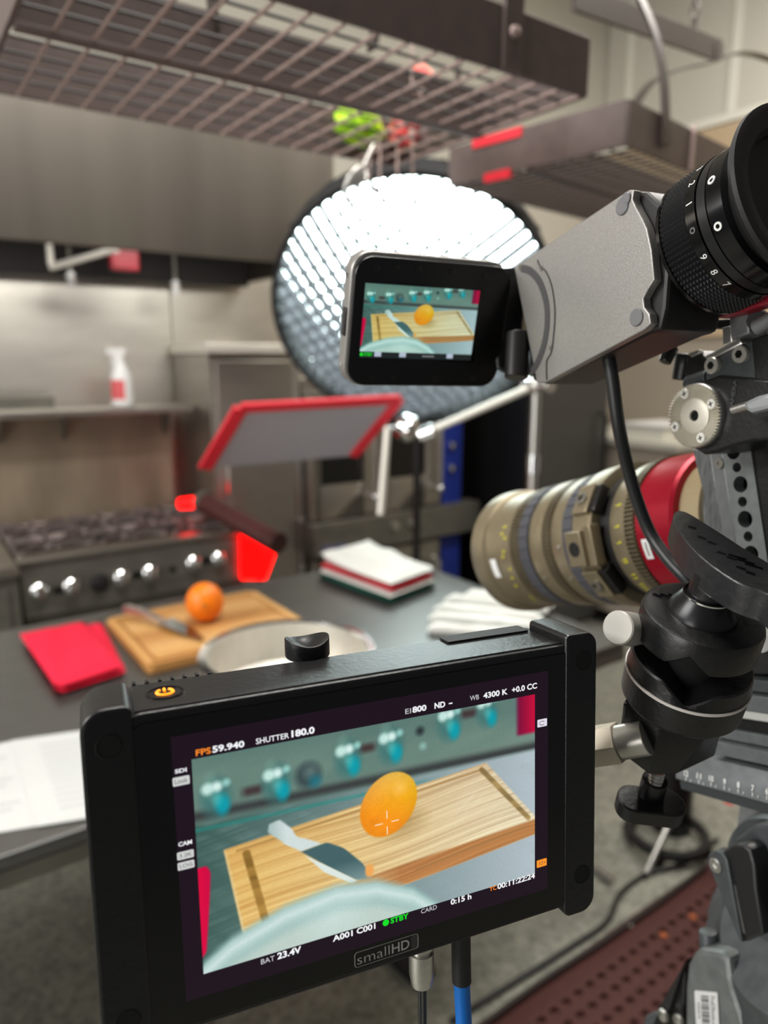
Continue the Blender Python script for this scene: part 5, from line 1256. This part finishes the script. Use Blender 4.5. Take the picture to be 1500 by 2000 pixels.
MB().lathe(axis_frame(at(1280, 1522, .354), mv*-1), [(.0062, 0), (.0062, .010), (.0066, .012)], 28).build('screw_collar', black, mnt, .0004)
F = MF.copy(); F.translation = at(1270, 1572, .357)
MB().poly(rrect(-.0165, -.0085, .0165, .0085, .008, 8), -.0055, .0035, F @ Matrix.Rotation(-.1, 4, 'Z')).build('wing_screw', black, mnt, .0008)

# ================================================================== sliding plate with a scale, under the camera
DO = at(1460, 1520, .42)
def dp(px, py, dr=0.0): return onp(px, py, DO+rv*dr, rv)
DF = frame(DO, -av, wv, -rv); iD = DF.inverted()
dq = lambda px, py: iD @ dp(px, py)
sl = thing('sliding_plate', 'long grey sliding plate with a white numbered scale at right edge', 'plate', DO-wv*.02)
x0 = dq(1322, 1505).x; x1 = .06
def rail(nm, m, y0, y1, z0, z1, xa=None, bev=.0006): MB().span((x0 if xa is None else xa, y0, z0), (x1, y1, z1), DF).build(nm, m, sl, bev)
gp = mat('plate grey', (104, 108, 110), .42, .4, .12, 150, (1, 1, 1), .1)
MB().prism([DF @ Vector(p) for p in ((x0, -.0120, -.03), (x0, -.0110, .0022), (x0, .0058, -.0025), (x0, .0058, -.03))], -av*(x1-x0)).build('scale_rail', gp, sl, .0005)
rail('lower_rail', mat('plate dark', (58, 62, 64), .45, .3), -.0185, -.0118, -.03, -.001)
xb = dq(1380, 1470).x
rail('ledge', gp, .0085, .0165, -.03, -.004, xb); rail('ledge', gp, .0172, .0240, -.03, -.010, xb); rail('groove', black, .0050, .050, -.034, -.013, xb)
rail('bright_rail', mat('bare rail', (190, 190, 186), .4, .2), .0325, .0375, -.03, -.008, xb); rail('upper_plate', gp, .0380, .0475, -.03, -.006, xb); rail('upper_rail', grey_cast, .049, .056, -.03, -.010, xb)
yv_ = (DF @ Vector((0, .0058, -.0025))-DF @ Vector((0, -.0110, .0022))).normalized(); SFc = frame(DF @ Vector((0, -.0110, .0024)), -av, yv_, (-av).cross(yv_))
mb = MB(); iS = SFc.inverted()
for k, (s_, px, py) in enumerate((('12', 1341, 1511), ('11', 1366, 1516), ('10', 1390, 1521), ('9', 1416, 1527), ('8', 1443, 1533), ('7', 1471, 1540), ('6', 1499, 1546))):
    q = iS @ onp(px, py, SFc.translation, SFc.col[2].to_3d()); w_ = .0034 if len(s_) == 2 else .0019
    text(mb, s_, SFc, q.x-w_/2, q.x+w_/2, q.y-.0016, q.y+.0018, .015, .0004)
    mb.span((q.x-.0002, q.y-.0045, .0003), (q.x+.0002, q.y-.0022, .0004), SFc); mb.span((q.x+.0035, q.y-.0045, .0003), (q.x+.0038, q.y-.0030, .0004), SFc)
flat(mb, 'scale_marks', white_ink, sl)

# ================================================================== fluid tripod head
HO = at(1440, 1740, .46)
def hp(px, py, dr=0.0): return onp(px, py, HO+rv*dr, rv)
hd = thing('tripod_head', 'dark grey fluid tripod head with a black locking lever at lower right', 'tripod head', hp(1480, 1990, .04))
def hslab(px, dr, th, nm, m, par=None, bev=.0012): return MB().prism([hp(x, y, dr) for x, y in px], rv*th).build(nm, m, par or hd, bev)
hslab([(1445, 1560), (1600, 1600), (1600, 1720), (1490, 1720), (1434, 1650)], .03, .06, 'pillar', grey_mid)
dcn = hp(1535, 1745, .02)
DRF = frame(dcn, av*-1, wv, -rv)
MB().lathe(DRF, [(.046, -.06), (.046, -.004), (.0445, .0), (.034, .0005), (.034, -.002), (1e-6, -.002)], 56).build('drum', grey_cast, hd, 0, 30)
MB().ring(DRF, [(.0305, .0), (.0320, .0), (.0320, .002), (.0305, .002)], 56).build('pale_ring', silver, hd)
lg = MB().lathe(DRF, [(.0305, -.001), (.0305, .0012), (1e-6, .0016)], 56).build('logo_disc', black_gloss, hd, 0, 30)
LGF = DRF @ Matrix.Translation((0, 0, .0022))
iL = LGF.inverted(); lq = lambda px, py: iL @ onp(px, py, LGF.translation, LGF.col[2].to_3d())
mb = MB(); a0, a1 = lq(1480, 1777), lq(1520, 1757)
text(mb, 'VID', LGF, lq(1478, 1770).x, lq(1478, 1770).x+.0125, lq(1478, 1775).y, lq(1478, 1775).y+.0075, .03)
b = lq(1494, 1752); mb.add([LGF @ Vector((b.x, b.y, 0)), LGF @ Vector((b.x+.009, b.y+.0, 0)), LGF @ Vector((b.x+.0065, b.y+.009, 0))], [(0, 1, 2)])
for y in (1800, 1814):
    q = lq(1474, y-16); mb.span((q.x, q.y-.0006, -.0001), (q.x+.016, q.y+.0006, 0), LGF)
flat(mb, 'maker_mark', white_ink, lg)
hslab([(1434, 1640), (1470, 1612), (1520, 1606), (1520, 1700), (1452, 1700)], .004, .03, 'drum_shoulder', grey_cast, None, .002)
# lever
lv = hslab([(1412, 1662), (1430, 1650), (1450, 1648), (1466, 1660), (1474, 1690), (1478, 1740), (1492, 1826), (1452, 1842), (1436, 1800), (1404, 1700)], -.010, .014, 'lock_lever', mat('black lever', (22, 22, 23), .4), None, .0018)
hslab([(1380, 1682), (1384, 1668), (1396, 1661), (1410, 1664), (1420, 1680), (1450, 1842), (1444, 1838)], -.0125, .010, 'lever_edge', grey_cast, lv, .0015)
mb = MB().prism([hp(x, y, -.0105) for x, y in ((1433, 1728), (1436, 1730), (1455, 1824), (1452, 1822))], rv*.001).build('lever_line', silver, lv)
MB().lathe(axis_frame(hp(1398, 1690, -.0128), -rv), [(.0044, -.001), (.0046, .0008), (.0040, .0014), (.0022, .0014), (.0018, .0002), (1e-6, .0002)], 22).build('lever_screw', silver, lv)
# bowl with scalloped clamp ring
bc = hp(1600, 1860, .05)
ax_ = (-rv*.75+wv*.62).normalized()
BFm = axis_frame(bc, ax_)
scal = MB(); vs = []; fs = []; N = 144
prof = [(.082, -.045), (.088, -.02), (.086, .0), (.074, .008), (.060, .018), (.05, .03)]
for j, (r_, z_) in enumerate(prof):
    for i in range(N):
        th = 2*PI*i/N; k = 1+.02*(1 if (i//6) % 2 else 0) if j in (1, 2) else 1
        vs.append(BFm @ Vector((r_*k*math.cos(th), r_*k*math.sin(th), z_)))
fs = [(j*N+i, j*N+(i+1) % N, (j+1)*N+(i+1) % N, (j+1)*N+i) for j in range(len(prof)-1) for i in range(N)]+[tuple(range(N-1, -1, -1)), tuple(range((len(prof)-1)*N, len(prof)*N))]
scal.add(vs, fs).build('scalloped_bowl', grey_cast, hd, 0, 40)
# bracket with sticker and black leg
br = hslab([(1336, 2060), (1337, 1930), (1342, 1882), (1352, 1862), (1366, 1852), (1400, 1858), (1424, 1870), (1432, 1930), (1455, 2000), (1490, 2060)], .0, .03, 'cast_bracket', mat('light cast metal', (110, 113, 112), .4, .4, .15, 90, (1, 1, 1), .35), None, .004)
MB().cyl(hp(1388, 1862, .012), hp(1383, 1818, .012), .0072, .0060, 24).build('bracket_knob', grey_cast, hd, .0012)
yv = (hp(1357, 1934, -.0006)-hp(1361, 2012, -.0006)).normalized(); SK = frame(hp(1357, 1934, -.0006), (hp(1402, 1938, -.0006)-hp(1357, 1934, -.0006)).normalized(), yv, -rv)
iSK = SK.inverted(); kq_ = lambda px, py: iSK @ onp(px, py, SK.translation, rv)
h_ = kq_(1357, 2012).y; w_ = kq_(1402, 1940).x
stk = MB().poly(rrect(0, h_, w_, 0, .0012, 4), 0, .0004, SK).build('asset_sticker', paper, hd)
mb = MB(); yy = -.0030; rnd = random.Random(7)
while yy > h_+.004:
    b = rnd.choice((.0003, .0005, .0008)); mb.span((w_*.28, yy-b, .0004), (w_*.62, yy, .0005), SK); yy -= b+rnd.choice((.0003, .0005, .0007))
SKR = SK @ Matrix.Rotation(-PI/2, 4, 'Z')
text(mb, 'ProdORentals.com', SKR, .003, -h_-.003, w_*.70, w_*.88, .0, .0005); text(mb, '430574', SKR, .008, -h_-.009, w_*.10, w_*.22, .0, .0005)
flat(mb, 'barcode', dark_hole, stk)
hslab([(1250, 2060), (1290, 1960), (1300, 1940), (1340, 1872), (1338, 1930), (1330, 2060)], .01, .03, 'black_leg_top', black, None, .002)
hslab([(1284, 1972), (1340, 1874), (1330, 1900), (1302, 1985)], .006, .01, 'leg_face', vf_dark, None, .001)
for q in ((1298, 1982), (1328, 1992)): MB().lathe(axis_frame(hp(*q, .005), -rv), [(.0042, 0), (.0046, .001), (.0040, .003), (1e-6, .0036)], 18).build('leg_bolt', silver, hd)
hslab([(1240, 2060), (1258, 1985), (1290, 1975), (1300, 2060)], .012, .03, 'leg_casting', grey_cast, None, .003)
# tripod legs down to the floor, outside the lower frame edge
for dx, dy in ((.34, .05), (-.05, -.33), (.1, .42)):
    top = hp(1480, 2100, .05); MB().cyl(top, Vector((top.x+dx, top.y+dy, .026)), .018, .014).build('tripod_leg', black, hd)
